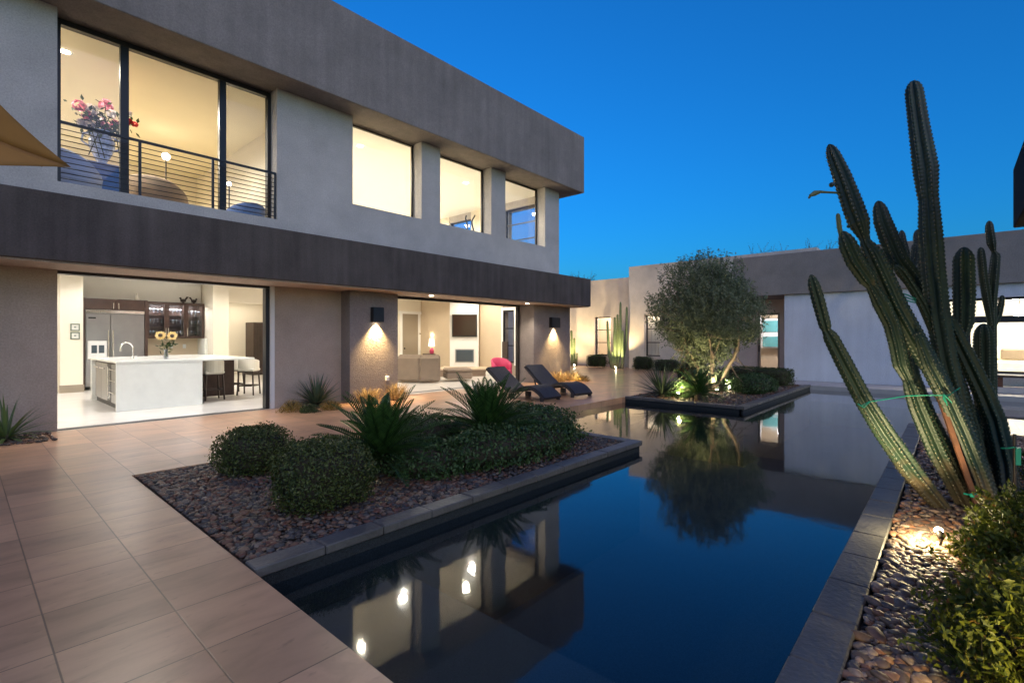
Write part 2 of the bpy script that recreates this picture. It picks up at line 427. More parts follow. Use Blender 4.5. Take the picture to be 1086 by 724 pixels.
def cactusm(name, c1, c2):
    m, nt, b = mat(name); N = nt.nodes.new; L = nt.links.new
    tc = N('ShaderNodeTexCoord'); n = N('ShaderNodeTexNoise'); n.inputs['Scale'].default_value = 5; n.inputs['Detail'].default_value = 7; n.inputs['Roughness'].default_value = .65
    L(tc.outputs['Object'], n.inputs['Vector']); cr = N('ShaderNodeValToRGB')
    cr.color_ramp.elements[0].position = .3; cr.color_ramp.elements[0].color = rgba(c1)
    cr.color_ramp.elements[1].position = .7; cr.color_ramp.elements[1].color = rgba(c2)
    L(n.outputs['Fac'], cr.inputs['Fac']); b.inputs['Roughness'].default_value = .5
    ng = N('ShaderNodeNewGeometry'); sz = N('ShaderNodeSeparateXYZ'); L(ng.outputs['Position'], sz.inputs[0])
    nb = N('ShaderNodeTexNoise'); nb.inputs['Scale'].default_value = 9; nb.inputs['Detail'].default_value = 6; L(tc.outputs['Object'], nb.inputs['Vector'])
    hh = N('ShaderNodeMath'); hh.operation = 'MULTIPLY_ADD'; hh.inputs[1].default_value = -.9; L(nb.outputs['Fac'], hh.inputs[0]); L(sz.outputs[2], hh.inputs[2])
    rk = N('ShaderNodeMapRange'); rk.inputs[1].default_value = -.30; rk.inputs[2].default_value = .0; rk.inputs[3].default_value = .85; rk.inputs[4].default_value = 0; L(hh.outputs[0], rk.inputs[0])
    sc_ = N('ShaderNodeMapRange'); sc_.inputs[1].default_value = .66; sc_.inputs[2].default_value = .72; sc_.inputs[3].default_value = 0; sc_.inputs[4].default_value = .55; L(nb.outputs['Fac'], sc_.inputs[0])
    mxm = N('ShaderNodeMath'); mxm.operation = 'MAXIMUM'; L(rk.outputs[0], mxm.inputs[0]); L(sc_.outputs[0], mxm.inputs[1])
    ck = N('ShaderNodeMix'); ck.data_type = 'RGBA'; L(mxm.outputs[0], ck.inputs[0]); L(cr.outputs['Color'], ck.inputs[6]); ck.inputs[7].default_value = (.085, .062, .038, 1)
    L(ck.outputs[2], b.inputs['Base Color'])
    n2 = N('ShaderNodeTexNoise'); n2.inputs['Scale'].default_value = 60; L(tc.outputs['Object'], n2.inputs['Vector'])
    bp = N('ShaderNodeBump'); bp.inputs['Strength'].default_value = .25; bp.inputs['Distance'].default_value = .005
    L(n2.outputs['Fac'], bp.inputs['Height']); L(bp.outputs['Normal'], b.inputs['Normal'])
    return m
M['cactus'] = cactusm('cactus_skin', (.007, .022, .016), (.022, .046, .026))
M['cactus_pale'] = cactusm('pale_cactus_skin', (.10, .14, .06), (.18, .22, .10))

# ------------------------------------------------------------------ lights
def lamp(kind, name, loc, power, color=(1, .85, .65), parent=None, aim=None, **kw):
    d = bpy.data.lights.new(name, kind); d.energy = power; d.color = color
    for k, v in kw.items(): setattr(d, k, v)
    o = bpy.data.objects.new(name, d); COL.objects.link(o); o.location = loc
    if aim is not None:
        from mathutils import Vector
        o.rotation_euler = (Vector(aim) - Vector(loc)).to_track_quat('-Z', 'Y').to_euler()
    return o

# ================================================================== SETTING
# ---- ground, patio, beds, pool
PX0, PX1, PY0, PY1 = 1.22, 17.4, .54, 3.24
g = MB()
for x0, x1, y0, y1 in ((-400, 400, 24, 400), (-400, 400, -400, -10), (-400, -14, -10, 24), (24, 400, -10, 24)):
    g.add([(x0, y0, -.06), (x1, y0, -.06), (x1, y1, -.06), (x0, y1, -.06)], [(0, 1, 2, 3)])
struct('ground', g, M['ground'])
p = MB()
for x0, x1, y0, y1 in ((-14, 1.22, -10, 10.37), (1.22, 6.39, 6.46, 10.37), (6.39, 10.9, 6.0, 10.37),
                       (10.9, 21.0, 6.0, 10.37), (14.28, 22.0, 10.37, 24),
                       (17.42, 21.0, 4.33, 6.0), (10.5, 12.5, -10, .30)):
    p.box(x0, x1, y0, y1, -.14, 0)
p.box(1.22, 2.0, -10, -3.2, -.14, 0); p.box(2.0, 10.5, -10, -3.2, -.14, 0)
struct('patio', p, M['patio'])
led = MB()
led.box(17.4, 19.0, -10, 4.33, -.5, -.005, bev=.01); led.box(18.1, 19.0, -10, .1, 0, .14, bev=.01)
struct('pool_ledge', led, M['ledge'])
so = MB()
so.box(1.22, 6.22, 3.41, 6.46, -.6, -.03); so.box(10.9+.17, 17.4, 3.24+.17, 6.0, -.6, -.03)
so.box(1.22, 10.5, -3.2, .35, -.6, -.03)
struct('planting_bed', so, M['soil'])
# coping stones, joints modelled
cp = MB()
def coping_run(x0, x1, y0, y1, n, along, z0=-.055, z1=.012):
    for i in range(n):
        if along == 'x':
            a = x0+(x1-x0)*i/n; b = x0+(x1-x0)*(i+1)/n
            cp.box(a+.003, b-.003, y0, y1, z0, z1+random.uniform(-.003, .003), bev=.008)
        else:
            a = y0+(y1-y0)*i/n; b = y0+(y1-y0)*(i+1)/n
            cp.box(x0, x1, a+.003, b-.003, z0, z1+random.uniform(-.003, .003), bev=.008)
coping_run(1.23, 6.39, 3.24, 3.41, 11, 'x'); coping_run(6.22, 6.39, 3.414, 6.0, 6, 'y')
coping_run(10.9, 17.4, 3.24, 3.41, 14, 'x'); coping_run(10.9, 11.07, 3.414, 6.0, 6, 'y')
coping_run(.6, 10.7, .355, .556, 21, 'x')
struct('pool_coping', cp, M['coping'])
pb = MB()
zb = -1.25
def wallq(x0, y0, x1, y1, top=-.03, bot=zb):
    pb.box(min(x0, x1)-(.0 if x0 != x1 else .04), max(x0, x1)+(.0 if x0 != x1 else .04), min(y0, y1)-(.0 if y0 != y1 else .04), max(y0, y1)+(.0 if y0 != y1 else .04), bot, top)
pb.box(1.0, 18, -10, 7, zb-.2, zb)
wallq(1.18, .4, 1.18, 3.3, top=-.145); wallq(1.2, 3.30, 6.33, 3.30, top=-.06); wallq(6.30, 3.35, 6.30, 6.0, top=-.06); wallq(6.26, 6.06, 10.95, 6.06, top=-.145)
wallq(10.96, 3.3, 10.96, 6.0, top=-.06); wallq(10.92, 3.30, 17.4, 3.30, top=-.06); wallq(1.2, .47, 12.44, .47, top=-.06); wallq(12.44, -10, 12.44, .42, top=-.145)
pb.box(1.23, 2.35, .56, 3.22, zb+.01, -.40); pb.box(2.36, 2.75, .56, 3.22, zb+.01, -.72)
pb.box(6.4, 10.86, 5.4, 6.0, zb+.01, -.5)
struct('pool_basin', pb, M['pool'])
dr = MB()
for q in ((2.0, 1.55), (2.55, 2.1)):
    dr.lathe([(0, -.393), (.055, -.393), (.055, -.40)], (q[0], q[1], 0 if q[0] < 2.36 else -.32), 18)
struct('pool_drain', dr, M['black'])
w = MB()
zw = -.135
for x0, x1, y0, y1 in ((1.2, 6.35, .5, 3.28), (6.35, 10.93, .5, 3.28), (10.93, 12.44, .5, 3.28), (12.44, 17.41, .5, 3.28), (6.35, 10.93, 3.28, 6.03), (12.44, 17.41, -10, .5)):
    w.add([(x0, y0, zw), (x1, y0, zw), (x1, y1, zw), (x0, y1, zw)], [(0, 1, 2, 3)])
struct('pool_water', w, M['water'])

# ---- river pebbles
ICO = None
def ico():
    import bmesh
    bm = bmesh.new(); bmesh.ops.create_icosphere(bm, subdivisions=2, radius=1)
    v = np.array([x.co[:] for x in bm.verts]); f = np.array([[y.index for y in x.verts] for x in bm.faces]); bm.free()
    bm = bmesh.new(); bmesh.ops.create_icosphere(bm, subdivisions=1, radius=1)
    v1 = np.array([x.co[:] for x in bm.verts]); f1 = np.array([[y.index for y in x.verts] for x in bm.faces]); bm.free()
    return (v, f), (v1, f1)
ICO2, ICO1 = ico()
def pebbles(mb, pts, smin, smax, shape, seed):
    g = np.random.default_rng(seed); v, f = shape; n = len(pts)
    s = smin*.75+(smax*1.15-smin*.75)*g.random(n)**1.5
    sx = s*g.uniform(.9, 1.5, n); sy = s*g.uniform(.7, 1.0, n); sz = s*g.uniform(.38, .62, n)
    a = g.uniform(0, 2*pi, n); tx = g.normal(0, .22, n); ty = g.normal(0, .22, n)
    V = v[None]*np.stack([sx, sy, sz], -1)[:, None, :]
    V = V*(1 + .10*np.sin(v[None, :, 0]*3 + a[:, None]*3) + .08*np.sin(v[None, :, 1]*4 + a[:, None]*5))[:, :, None]
    c, s_ = np.cos(tx)[:, None], np.sin(tx)[:, None]
    V = np.stack([V[..., 0], V[..., 1]*c - V[..., 2]*s_, V[..., 1]*s_ + V[..., 2]*c], -1)
    c, s_ = np.cos(ty)[:, None], np.sin(ty)[:, None]
    V = np.stack([V[..., 0]*c + V[..., 2]*s_, V[..., 1], -V[..., 0]*s_ + V[..., 2]*c], -1)
    c, s_ = np.cos(a)[:, None], np.sin(a)[:, None]
    V = np.stack([V[..., 0]*c - V[..., 1]*s_, V[..., 0]*s_ + V[..., 1]*c, V[..., 2]], -1)
    V = V + pts[:, None, :]
    Fa = f[None] + (np.arange(n)*len(v))[:, None, None]
    mb.add(V.reshape(-1, 3), Fa.reshape(-1, 3), 0, True)
def scatter(x0, x1, y0, y1, n, z, seed, dz=.008):
    g = np.random.default_rng(seed)
    # jittered grid for even cover
    ax = math.sqrt(n*(x1-x0)/(y1-y0)); nx = max(1, int(ax)); ny = max(1, int(n/nx))
    X, Y = np.meshgrid((np.arange(nx)+.5)/nx, (np.arange(ny)+.5)/ny)
    X = x0+(x1-x0)*np.clip(X.ravel()+g.uniform(-.6, .6, nx*ny)/nx, 0.004, .996); Y = y0+(y1-y0)*np.clip(Y.ravel()+g.uniform(-.6, .6, nx*ny)/ny, 0.004, .996)
    return np.stack([X, Y, z+g.uniform(-dz, dz, nx*ny)], -1)
pm = MB()
pebbles(pm, scatter(1.25, 3.6, 3.44, 6.43, 7600, -.012, 1), .017, .030, ICO2, 1)
pebbles(pm, scatter(3.6, 6.2, 3.44, 6.43, 4600, -.012, 2), .018, .031, ICO1, 2)
st = struct('river_pebbles', pm, M['pebble'], 'stuff')
tag(st, 'dark grey and rust river pebbles around the clipped round shrubs', 'pebbles', kind='stuff')
pm = MB()
pebbles(pm, scatter(1.9, 5.2, -1.2, .335, 5600, -.008, 3), .018, .036, ICO2, 3)
pebbles(pm, scatter(5.2, 10.45, -2.2, .335, 7500, -.012, 4), .020, .036, ICO1, 4)
st = struct('river_pebbles', pm, M['pebble_lit'], 'stuff')
tag(st, 'warm lit river pebbles around the foot of the big cactus', 'pebbles', kind='stuff')
pm = MB()
pebbles(pm, scatter(11.1, 17.3, 3.44, 5.95, 5200, -.012, 5), .026, .045, ICO1, 5)
st = struct('river_pebbles', pm, M['pebble'], 'stuff')
tag(st, 'grey pebbles in the island bed below the olive tree', 'pebbles', kind='stuff')
pm = MB()
pebbles(pm, scatter(-2.5, .93, 9.42, 10.35, 900, .012, 6), .018, .034, ICO1, 6)
st = struct('river_pebbles', pm, M['pebble'], 'stuff')
tag(st, 'small strip of pebbles under the spiky plant left of the kitchen', 'pebbles', kind='stuff')

# ================================================================== MAIN HOUSE
house = thing('house', 'two storey stucco house with flat overhanging roofs and lit open ground floor', 'house', (7.0, 10.37, 0))
WZ = 6.56
def hpart(name, boxes, m, bev=0.0, parent=None):
    b = MB()
    for q in boxes: b.box(*q, bev=bev)
    return b.build(name, m, parent or house)
# upper storey front wall: sill wall, left wall, piers
hpart('wall', [(-7, 14.13, 10.37, 10.8, 3.484, 3.88), (4.37, 14.13, 10.37, 10.8, 3.88, 4.55),
               (-7, 1.03, 10.37, 10.8, 3.88, 6.578), (4.37, 6.09, 10.37, 10.8, 4.55, 6.578), (8.08, 8.71, 10.37, 10.8, 4.55, 6.578),
               (10.70, 11.33, 10.37, 10.8, 4.55, 6.578), (13.33, 14.13, 10.37, 10.8, 4.55, 6.578)], M['wall_up'])
hpart('wall', [(13.9, 14.13, 10.80, 10.95, 3.484, 6.578), (13.9, 14.13, 12.75, 14.6, 3.484, 6.578), (13.9, 14.13, 15.9, 18.3, 3.484, 6.578),
               (13.9, 14.13, 10.95, 12.75, 3.484, 4.6), (13.9, 14.13, 14.6, 15.9, 3.484, 4.6),
               (13.9, 14.13, 10.95, 12.75, 6.3, 6.578), (13.9, 14.13, 14.6, 15.9, 6.3, 6.578),
               (-7, 14.13, 18.3, 18.6, 3.484, 6.578)], M['wall_up'])
hpart('window_surround', [(14.132, 14.30, 10.88, 10.95, 4.55, 6.34), (14.132, 14.30, 12.75, 12.83, 4.55, 6.34),
                          (14.132, 14.30, 10.95, 12.75, 6.27, 6.34), (14.132, 14.30, 10.95, 12.75, 4.55, 4.61)], M['wing_fascia'])
hpart('roof', [(-7.5, 14.81, 9.76, 19.2, 6.58, 8.56)], M['fascia_up'], .012)
hpart('fascia', [(-7.5, 14.63, 9.37, 10.366, 2.53, 3.48), (14.284, 14.63, 10.366, 16, 2.53, 3.48)], M['band'], .012)
hpart('soffit', [(-7.45, 14.58, 9.42, 10.366, 2.505, 2.528), (14.284, 14.58, 10.366, 15.95, 2.505, 2.528)], M['soffit'])
# lower storey
hpart('wall', [(-7, 1.03, 10.37, 10.72, 0, 3.48), (4.33, 5.80, 10.37, 10.72, 0, 3.48), (1.03, 4.33, 10.37, 10.72, 2.50, 3.48),
               (5.80, 14.28, 10.722, 10.98, 2.50, 3.48)], M['wall_lo'])
hpart('pier', [(5.80, 7.08, 10.0, 10.72, 0, 2.503)], M['pier'], .008)
hpart('pier', [(12.27, 14.28, 10.0, 10.72, 0, 2.503)], M['pier'], .008)
hpart('wall', [(14.0, 14.28, 10.722, 12.3, 0, 2.5), (14.0, 14.28, 12.92, 18.6, 0, 3.48), (14.0, 14.28, 12.3, 12.92, 0, .5), (14.0, 14.28, 10.98, 12.92, 2.5, 3.48)], M['wall_lo'])
hpart('door_jamb', [(4.245, 4.327, 10.375, 10.71, 0, 2.498)], M['trim'])
# sliding door tracks and stacked leaf edges
for q in [(1.03, 4.245, 10.42, 10.60, 2.455, 2.50), (7.08, 12.27, 10.60, 10.715, 2.455, 2.50), (1.03, 4.33, 10.42, 10.60, .001, .006), (7.08, 12.27, 10.6, 10.71, .001, .006)]:
    hpart('door_track', [q], M['bronze'])
for q in [(4.17, 4.243, 10.42, 10.58, .01, 2.45), (12.19, 12.268, 10.60, 10.71, .01, 2.45)]:
    hpart('sliding_door', [q], M['bronze'])
# interior shells -------------------------------------------------
hpart('floor', [(-7, 6.5, 10.40, 23.0, -.14, 0), (6.5, 14.1, 10.40, 23.0, -.14, 0), (4.33, 14.28, 10.37, 10.40, -.14, -.004)], M['int_floor'])
hpart('ceiling', [(-7, 14.0, 10.98, 23.0, 3.20, 3.30)], M['int_white'])
# kitchen
hpart('wall', [(2.0, 5.4, 18.45, 18.6, 0, 3.2), (-.6, 1.75, 19.5, 19.65, 0, 3.2), (-.75, -.6, 10.72, 19.6, 0, 3.2)], M['int_wall'])
hpart('column', [(1.78, 2.24, 17.40, 18.6, 0, 3.2)], M['int_wall'])
hpart('baseboard', [(1.76, 2.26, 17.38, 17.398, 0, .2)], M['door_taupe'])
hpart('tile_panel', [(2.24, 5.28, 18.30, 18.448, 2.56, 3.19)], M['tile'])
hpart('wall', [(5.30, 5.75, 17.2, 18.6, 0, 3.2), (5.75, 8.0, 17.9, 18.1, 2.62, 3.2), (8.6, 8.8, 17.9, 21, 0, 3.2), (5.3, 5.75, 18.6, 21.5, 0, 3.2)], M['int_wall'])
hpart('wall', [(5.75, 6.55, 21.0, 21.2, 0, 3.2), (6.55, 6.95, 21.0, 21.2, 2.35, 3.2), (6.95, 8.8, 21.0, 21.2, 0, 3.2), (6.45, 7.1, 22.2, 22.4, 0, 3.2)], M['int_wall'])
hpart('wall', [(6.45, 6.6, 10.99, 12.0, 0, 3.2)], M['int_wall'])
# living room shell
BY = 18.0
hpart('wall', [(8.8, 14.0, BY, BY+.2, 0, 3.2)], M['int_wall'])
hpart('wall', [(13.98, 13.998, 10.99, 12.25, 0, 3.2), (13.98, 13.998, 12.95, BY, 0, 3.2)], M['int_wall2'])
# upper rooms
hpart('floor', [(-7, 13.9, 10.80, 18.3, 3.40, 3.55)], M['floor_up'])
hpart('ceiling', [(-7, 5.17, 10.80, 18.3, 6.56, 6.577)], M['int_ceil'])
hpart('ceiling', [(5.17, 13.9, 10.80, 18.3, 6.56, 6.577)], M['int_white'])
hpart('wall', [(5.1, 5.25, 10.8, 18.28, 3.55, 6.56), (-2.2, -2.05, 10.8, 18.28, 3.55, 6.56), (-2.0, 13.88, 18.1, 18.29, 3.55, 6.56)], M['int_wall'])
hpart('wall', [(13.86, 13.898, 12.78, 14.58, 3.55, 6.56), (13.86, 13.898, 15.92, 18.1, 3.55, 6.56), (13.86, 13.898, 10.95, 15.9, 3.55, 4.6)], M['int_wall'])

def window(x0, x1, Y, z0, z1, parent=house, fr=.05, mull=(), trans=(), name='window', m=None, gl=None, depth=.06):
    b = MB(); m = m or M['bronze']
    b.box(x0, x0+fr, Y, Y+depth, z0, z1); b.box(x1-fr, x1, Y, Y+depth, z0, z1)
    b.box(x0+fr, x1-fr, Y, Y+depth, z0, z0+fr); b.box(x0+fr, x1-fr, Y, Y+depth, z1-fr, z1)
    for k in mull: b.box(k-fr*.7, k+fr*.7, Y+.002, Y+depth-.002, z0+fr, z1-fr)
    for k in trans: b.box(x0+fr, x1-fr, Y+.004, Y+depth-.004, k-fr*.4, k+fr*.4)
    wi = b.build(name, m, parent)
    MB().box(x0+fr, x1-fr, Y+depth*.45, Y+depth*.45+.008, z0+fr, z1-fr).build('pane', gl or M['glass'], wi)
    return wi
def windowx(X, y0, y1, z0, z1, parent, fr=.05, mull=(), trans=(), name='window', m=None, depth=.06):
    b = MB(); m = m or M['bronze']
    b.box(X, X+depth, y0, y0+fr, z0, z1); b.box(X, X+depth, y1-fr, y1, z0, z1)
    b.box(X, X+depth, y0+fr, y1-fr, z0, z0+fr); b.box(X, X+depth, y0+fr, y1-fr, z1-fr, z1)
    for k in mull: b.box(X+.002, X+depth-.002, k-fr*.5, k+fr*.5, z0+fr, z1-fr)
    for k in trans: b.box(X+.004, X+depth-.004, y0+fr, y1-fr, k-fr*.4, k+fr*.4)
    wi = b.build(name, m, parent)
    MB().box(X+depth*.45, X+depth*.45+.008, y0+fr, y1-fr, z0+fr, z1-fr).build('pane', M['glass'], wi)
    return wi
for x0, x1 in ((6.09, 8.08), (8.71, 10.70), (11.33, 13.33)):
    window(x0+.002, x1-.002, 10.72, 4.552, 6.556, fr=.045)
windowx(13.95, 10.96, 12.74, 4.62, 6.28, house, fr=.05, trans=(5.1, 5.7))
windowx(13.95, 14.61, 15.89, 4.62, 6.28, house, fr=.05)
# upstairs sliding door: fixed leaf, open middle, fixed leaf
b = MB()
b.box(1.032, 1.10, 10.66, 10.78, 3.885, 6.556); b.box(4.30, 4.368, 10.66, 10.78, 3.885, 6.556)
b.box(1.10, 4.30, 10.66, 10.78, 6.47, 6.556); b.box(1.10, 4.30, 10.66, 10.78, 3.885, 3.93)
b.box(1.86, 1.98, 10.67, 10.77, 3.93, 6.47); b.box(3.40, 3.52, 10.67, 10.77, 3.93, 6.47)
sd = b.build('sliding_door', M['black'], house)
MB().box(1.10, 1.86, 10.71, 10.718, 3.93, 6.47).build('pane', M['glass'], sd)
MB().box(3.52, 4.30, 10.71, 10.718, 3.93, 6.47).build('pane', M['glass'], sd)

# balcony railing
rl = thing('balcony_railing', 'black metal railing with thin horizontal rails across the upstairs sliding door', 'railing', (2.7, 10.42, 3.88))
MB().box(1.03, 4.36, 10.385, 10.425, 4.80, 4.84).build('top_rail', M['black'], rl)
for x in (1.05, 2.08, 3.20, 4.34):
    MB().box(x-.02, x+.02, 10.39, 10.42, 3.885, 4.80).build('post', M['black'], rl)
for k in range(10):
    z = 3.945+k*.0855
    MB().tube([(1.07, 10.405, z), (4.32, 10.405, z)], .0075, 6).build('rail', M['black'], rl)

# soffit downlights
def ceiling_light(x, y, z, label, group, power, col=(1, .88, .68), r=.06, spot=150, m='glow', up=False):
    t = thing('ceiling_light', label, 'light', (x, y, z), group)
    MB().lathe([(r*.9, -.004), (r*1.3, -.006), (r*1.35, 0)], (x, y, z-.001), 20).build('trim', M['white_pl'], t)
    MB().disc((x, y, z-.006), r*.88, 18, up=False).build('lens', M[m], t)
    o = lamp('SPOT', 'bulb', (x, y, z-.02), power, col, spot_size=R(spot), spot_blend=.6, shadow_soft_size=r)
    return t
for x, tx in ((7.9, 'first downlight in the soffit before the living room opening, beside the near wall lamp'), (11.65, 'second downlight in the soffit before the living room, beside the far wall lamp')):
    ceiling_light(x, 9.75, 2.504, tx, 'downlights in the lower soffit', 40, spot=130)
for x in (1.7, 3.4):
    lamp('SPOT', 'bulb', (x, 9.6, 2.49), 24, (1, .85, .62), spot_size=R(95), aim=(x, 8.6, 0), spot_blend=.6, shadow_soft_size=.05)  # added lamps without fittings, put in to warm the patio

# wall sconces
def sconce(px0, px1, py0, py1, label, aimw):
    a = aty(px0, py0, 9.88); b_ = aty(px1, py1, 9.88)
    x0, x1, z1, z0 = a[0], b_[0], a[2], b_[2]
    t = thing('wall_lamp', label, 'wall lamp', ((x0+x1)/2, 10.0, (z0+z1)/2), 'box lamps on the piers')
    b = MB()
    b.box(x0, x1, 9.87, 9.88, z0, z1); b.box(x0, x1, 9.985, 9.998, z0, z1)
    b.box(x0, x0+.01, 9.88, 9.985, z0, z1); b.box(x1-.01, x1, 9.88, 9.985, z0, z1); b.box(x0+.01, x1-.01, 9.88, 9.985, z1-.012, z1)
    b.build('housing', M['black'], t)
    MB().disc(((x0+x1)/2, 9.93, z0+.03), .035, 14, up=False).build('bulb', M['glow'], t)
    lamp('SPOT', 'bulb', ((x0+x1)/2, 9.925, z0-.005), 165, (1, .68, .29), spot_size=R(96), spot_blend=1.0, shadow_soft_size=.02, aim=((x0+x1)/2, 10.03, z0-1.0))
sconce(396, 407, 325.5, 341.5, 'black box wall lamp on the pier beside the spiky plant', 0)
sconce(585.5, 594, 336.5, 347.5, 'black box wall lamp on the pier behind the pool loungers', 0)
# outlet box on pier
c = aty(410, 401, 9.99)
t = thing('outlet_box', 'small white weatherproof outlet box low on the near pier', 'outlet', (c[0], 10.0, c[2]))
MB().box(c[0]-.04, c[0]+.04, 9.93, 9.998, c[2]-.055, c[2]+.055, bev=.008).build('cover', M['white_pl'], t)
MB().box(c[0]-.03, c[0]+.03, 9.924, 9.929, c[2]-.045, c[2]+.03, bev=.002).build('lid', M['trim'], t)

# ================================================================== KITCHEN
# island
isl = thing('kitchen_island', 'white quartz waterfall kitchen island with built in steel appliances', 'island', (3.2, 13.4, 0))
MB().box(2.05, 4.62, 12.18, 15.0, .945, .99, bev=.006).build('countertop', M['quartz'], isl)
MB().box(2.06, 3.55, 12.19, 12.25, 0, .944, bev=.004).build('end_panel', M['quartz'], isl)
MB().box(2.06, 3.60, 14.90, 14.98, 0, .944, bev=.004).build('end_panel', M['quartz'], isl)
MB().box(2.14, 3.50, 12.26, 14.89, .10, .943).build('base_cabinet', M['brown_wood'], isl)
MB().box(3.52, 4.64, 13.52, 13.60, 0.02, .943).build('base_panel', M['brown_wood'], isl)
MB().box(2.16, 3.48, 12.28, 14.88, 0, .098).build('toe_kick', M['black'], isl)
def applianc(name, y0, y1, kind):
    b = MB(); b.box(2.10, 2.138, y0, y1, .12, .90, bev=.006)
    a = b.build(name, M['steel'] if kind != 'glass' else M['black'], isl)
    if kind == 'dish':
        MB().tube([(2.06, y0+.06, .80), (2.06, y1-.06, .80)], .013, 8).build('handle', M['chrome'], a)
    if kind == 'glass':
        MB().box(2.09, 2.098, y0+.05, y1-.05, .18, .84).build('pane', M['glass'], a)
        MB().tube([(2.06, y0+.03, .25), (2.06, y0+.03, .85)], .012, 8).build('handle', M['chrome'], a)
    if kind == 'drawer':
        for z in (.34, .58, .80):
            MB().tube([(2.06, y0+.06, z), (2.06, y1-.06, z)], .012, 8).build('handle', M['chrome'], a)
applianc('warming_drawer', 12.30, 12.90, 'drawer'); applianc('wine_cooler', 12.92, 13.30, 'glass'); applianc('dishwasher', 13.32, 13.95, 'dish'); applianc('dishwasher', 13.97, 14.60, 'dish')
# faucet
b = MB(); fx, fy = 2.62, 13.75
arc = [(fx, fy, .99), (fx, fy, 1.22)] + [(fx-.11+.11*cos(a), fy, 1.22+.12*sin(a)) for a in np.linspace(0, pi, 10)] + [(fx-.225, fy, 1.15)]
b.tube(arc, .014, 10); b.lathe([(.03, 0), (.03, .02), (.018, .04)], (fx, fy, .99), 16)
fa = b.build('faucet', M['chrome'], isl)
MB().tube([(fx+.02, fy, 1.03), (fx+.09, fy, 1.06)], .008, 8).build('lever', M['chrome'], fa)
# vase with sunflowers
def flower_disc(mb, c, r, nrm, np_=16, m_petal=0, m_eye=1, g=None):
    nrm = np.asarray(nrm, float); nrm /= np.linalg.norm(nrm)
    u = np.cross(nrm, (0, 0, 1.0)); u /= np.linalg.norm(u); w = np.cross(nrm, u)
    for k in range(np_*2):
        a = 2*pi*k/(np_*2)+random.uniform(-.08, .08); d = cos(a)*u+sin(a)*w; e = -sin(a)*u+cos(a)*w
        rr = r*random.uniform(.85, 1.05); lift = nrm*random.uniform(-.1, .12)*r
        p0 = np.asarray(c)+d*r*.3; p1 = np.asarray(c)+d*rr+lift; mid = (p0+p1)/2+nrm*.05*r
        mb.add([p0, mid+e*r*.15, p1, mid-e*r*.15], [(0, 1, 2, 3)], m_petal)
    mb.ball(np.asarray(c)+nrm*.01, r*.38, 10, 6, m_eye, 1, 1, 1)
vx, vy = 2.98, 12.62
vs = thing('vase', 'slim clear glass vase on the kitchen island', 'vase', (vx, vy, .99))
MB().lathe([(.0, .002), (.045, .002), (.05, .06), (.035, .16), (.045, .22), (.042, .22), (.03, .16), (.045, .06), (0, .012)], (vx, vy, .99), 18).build('body', M['glass_clear'], vs)
fl = thing('sunflowers', 'pair of pale yellow sunflowers with leaves standing in the glass vase', 'flowers', (vx, vy, 1.0))
b = MB(); heads = [(vx-.11, vy-.05, 1.50), (vx+.10, vy-.06, 1.49)]
for hx, hy, hz in heads:
    b.tube([(vx, vy, 1.02), (vx+(hx-vx)*.3, vy, 1.25), (hx, hy+.02, hz)], .006, 6)
b.build('stem', M['agave'], fl)
b = MB()
for hc in heads: flower_disc(b, hc, .105, (-.35, -1, .15))
b.build('flower_head', [M['petal_sun'], M['dark_wood']], fl)
b = MB()
for k in range(34):
    c = np.array((vx, vy, 1.28))+np.array((random.gauss(0, .08), random.gauss(0, .05), random.gauss(0, .06)))
    d = np.array((random.gauss(0, 1), random.gauss(0, 1), random.gauss(0, .7))); d /= np.linalg.norm(d)
    e = np.cross(d, (0.3, .4, .8)); e /= np.linalg.norm(e)+1e-6
    b.add([c-d*.05, c+e*.028, c+d*.06, c-e*.028], [(0, 1, 2, 3)])
b.build('foliage', M['hedge'], fl)
# fridge
fr = thing('refrigerator', 'wide stainless steel refrigerator built into brown cabinets', 'refrigerator', (3.0, 18.0, 0))
MB().box(2.34, 3.675, 17.84, 18.29, .1, 2.235).build('body', M['steel'], fr)
for x0, x1, hx in ((2.345, 2.875, 2.83), (2.885, 3.67, 2.935)):
    d = MB().box(x0, x1, 17.80, 17.838, .14, 2.12, bev=.008).build('door', M['steel'], fr)
    MB().tube([(hx, 17.75, .7), (hx, 17.75, 1.66)], .016, 10).build('handle', M['chrome'], d)
MB().box(2.345, 3.67, 17.78, 17.838, 2.14, 2.225, bev=.006).build('grille', M['chrome'], fr)
MB().box(2.40, 2.56, 17.793, 17.799, 1.98, 2.02).build('badge', M['black'], fr)
ds = MB().box(2.38, 2.80, 17.77, 17.799, .86, 1.36, bev=.01).build('dispenser', M['white_pl'], fr)
MB().box(2.46, 2.58, 17.764, 17.769, 1.02, 1.24).box(2.62, 2.74, 17.764, 17.769, 1.02, 1.24).build('recess', M['fire'], ds)
ca = thing('tall_cabinet', 'brown veneer cabinet surround with two doors above the refrigerator', 'cabinet', (3.0, 18.1, 0))
MB().box(2.262, 2.335, 17.80, 18.29, 0, 2.55).build('side_panel', M['brown_wood'], ca)
MB().box(3.68, 3.75, 17.80, 18.29, 0, 2.55).build('side_panel', M['brown_wood'], ca)
MB().box(2.335, 3.68, 17.86, 18.29, 2.24, 2.55).build('carcass', M['brown_wood'], ca)
for x0, x1, hx in ((2.34, 3.005, 2.95), (3.012, 3.677, 3.07)):
    d = MB().box(x0, x1, 17.82, 17.858, 2.245, 2.545, bev=.004).build('door', M['brown_wood'], ca)
    MB().tube([(hx, 17.80, 2.27), (hx, 17.80, 2.43)], .012, 8).build('handle', M['chrome'], d)
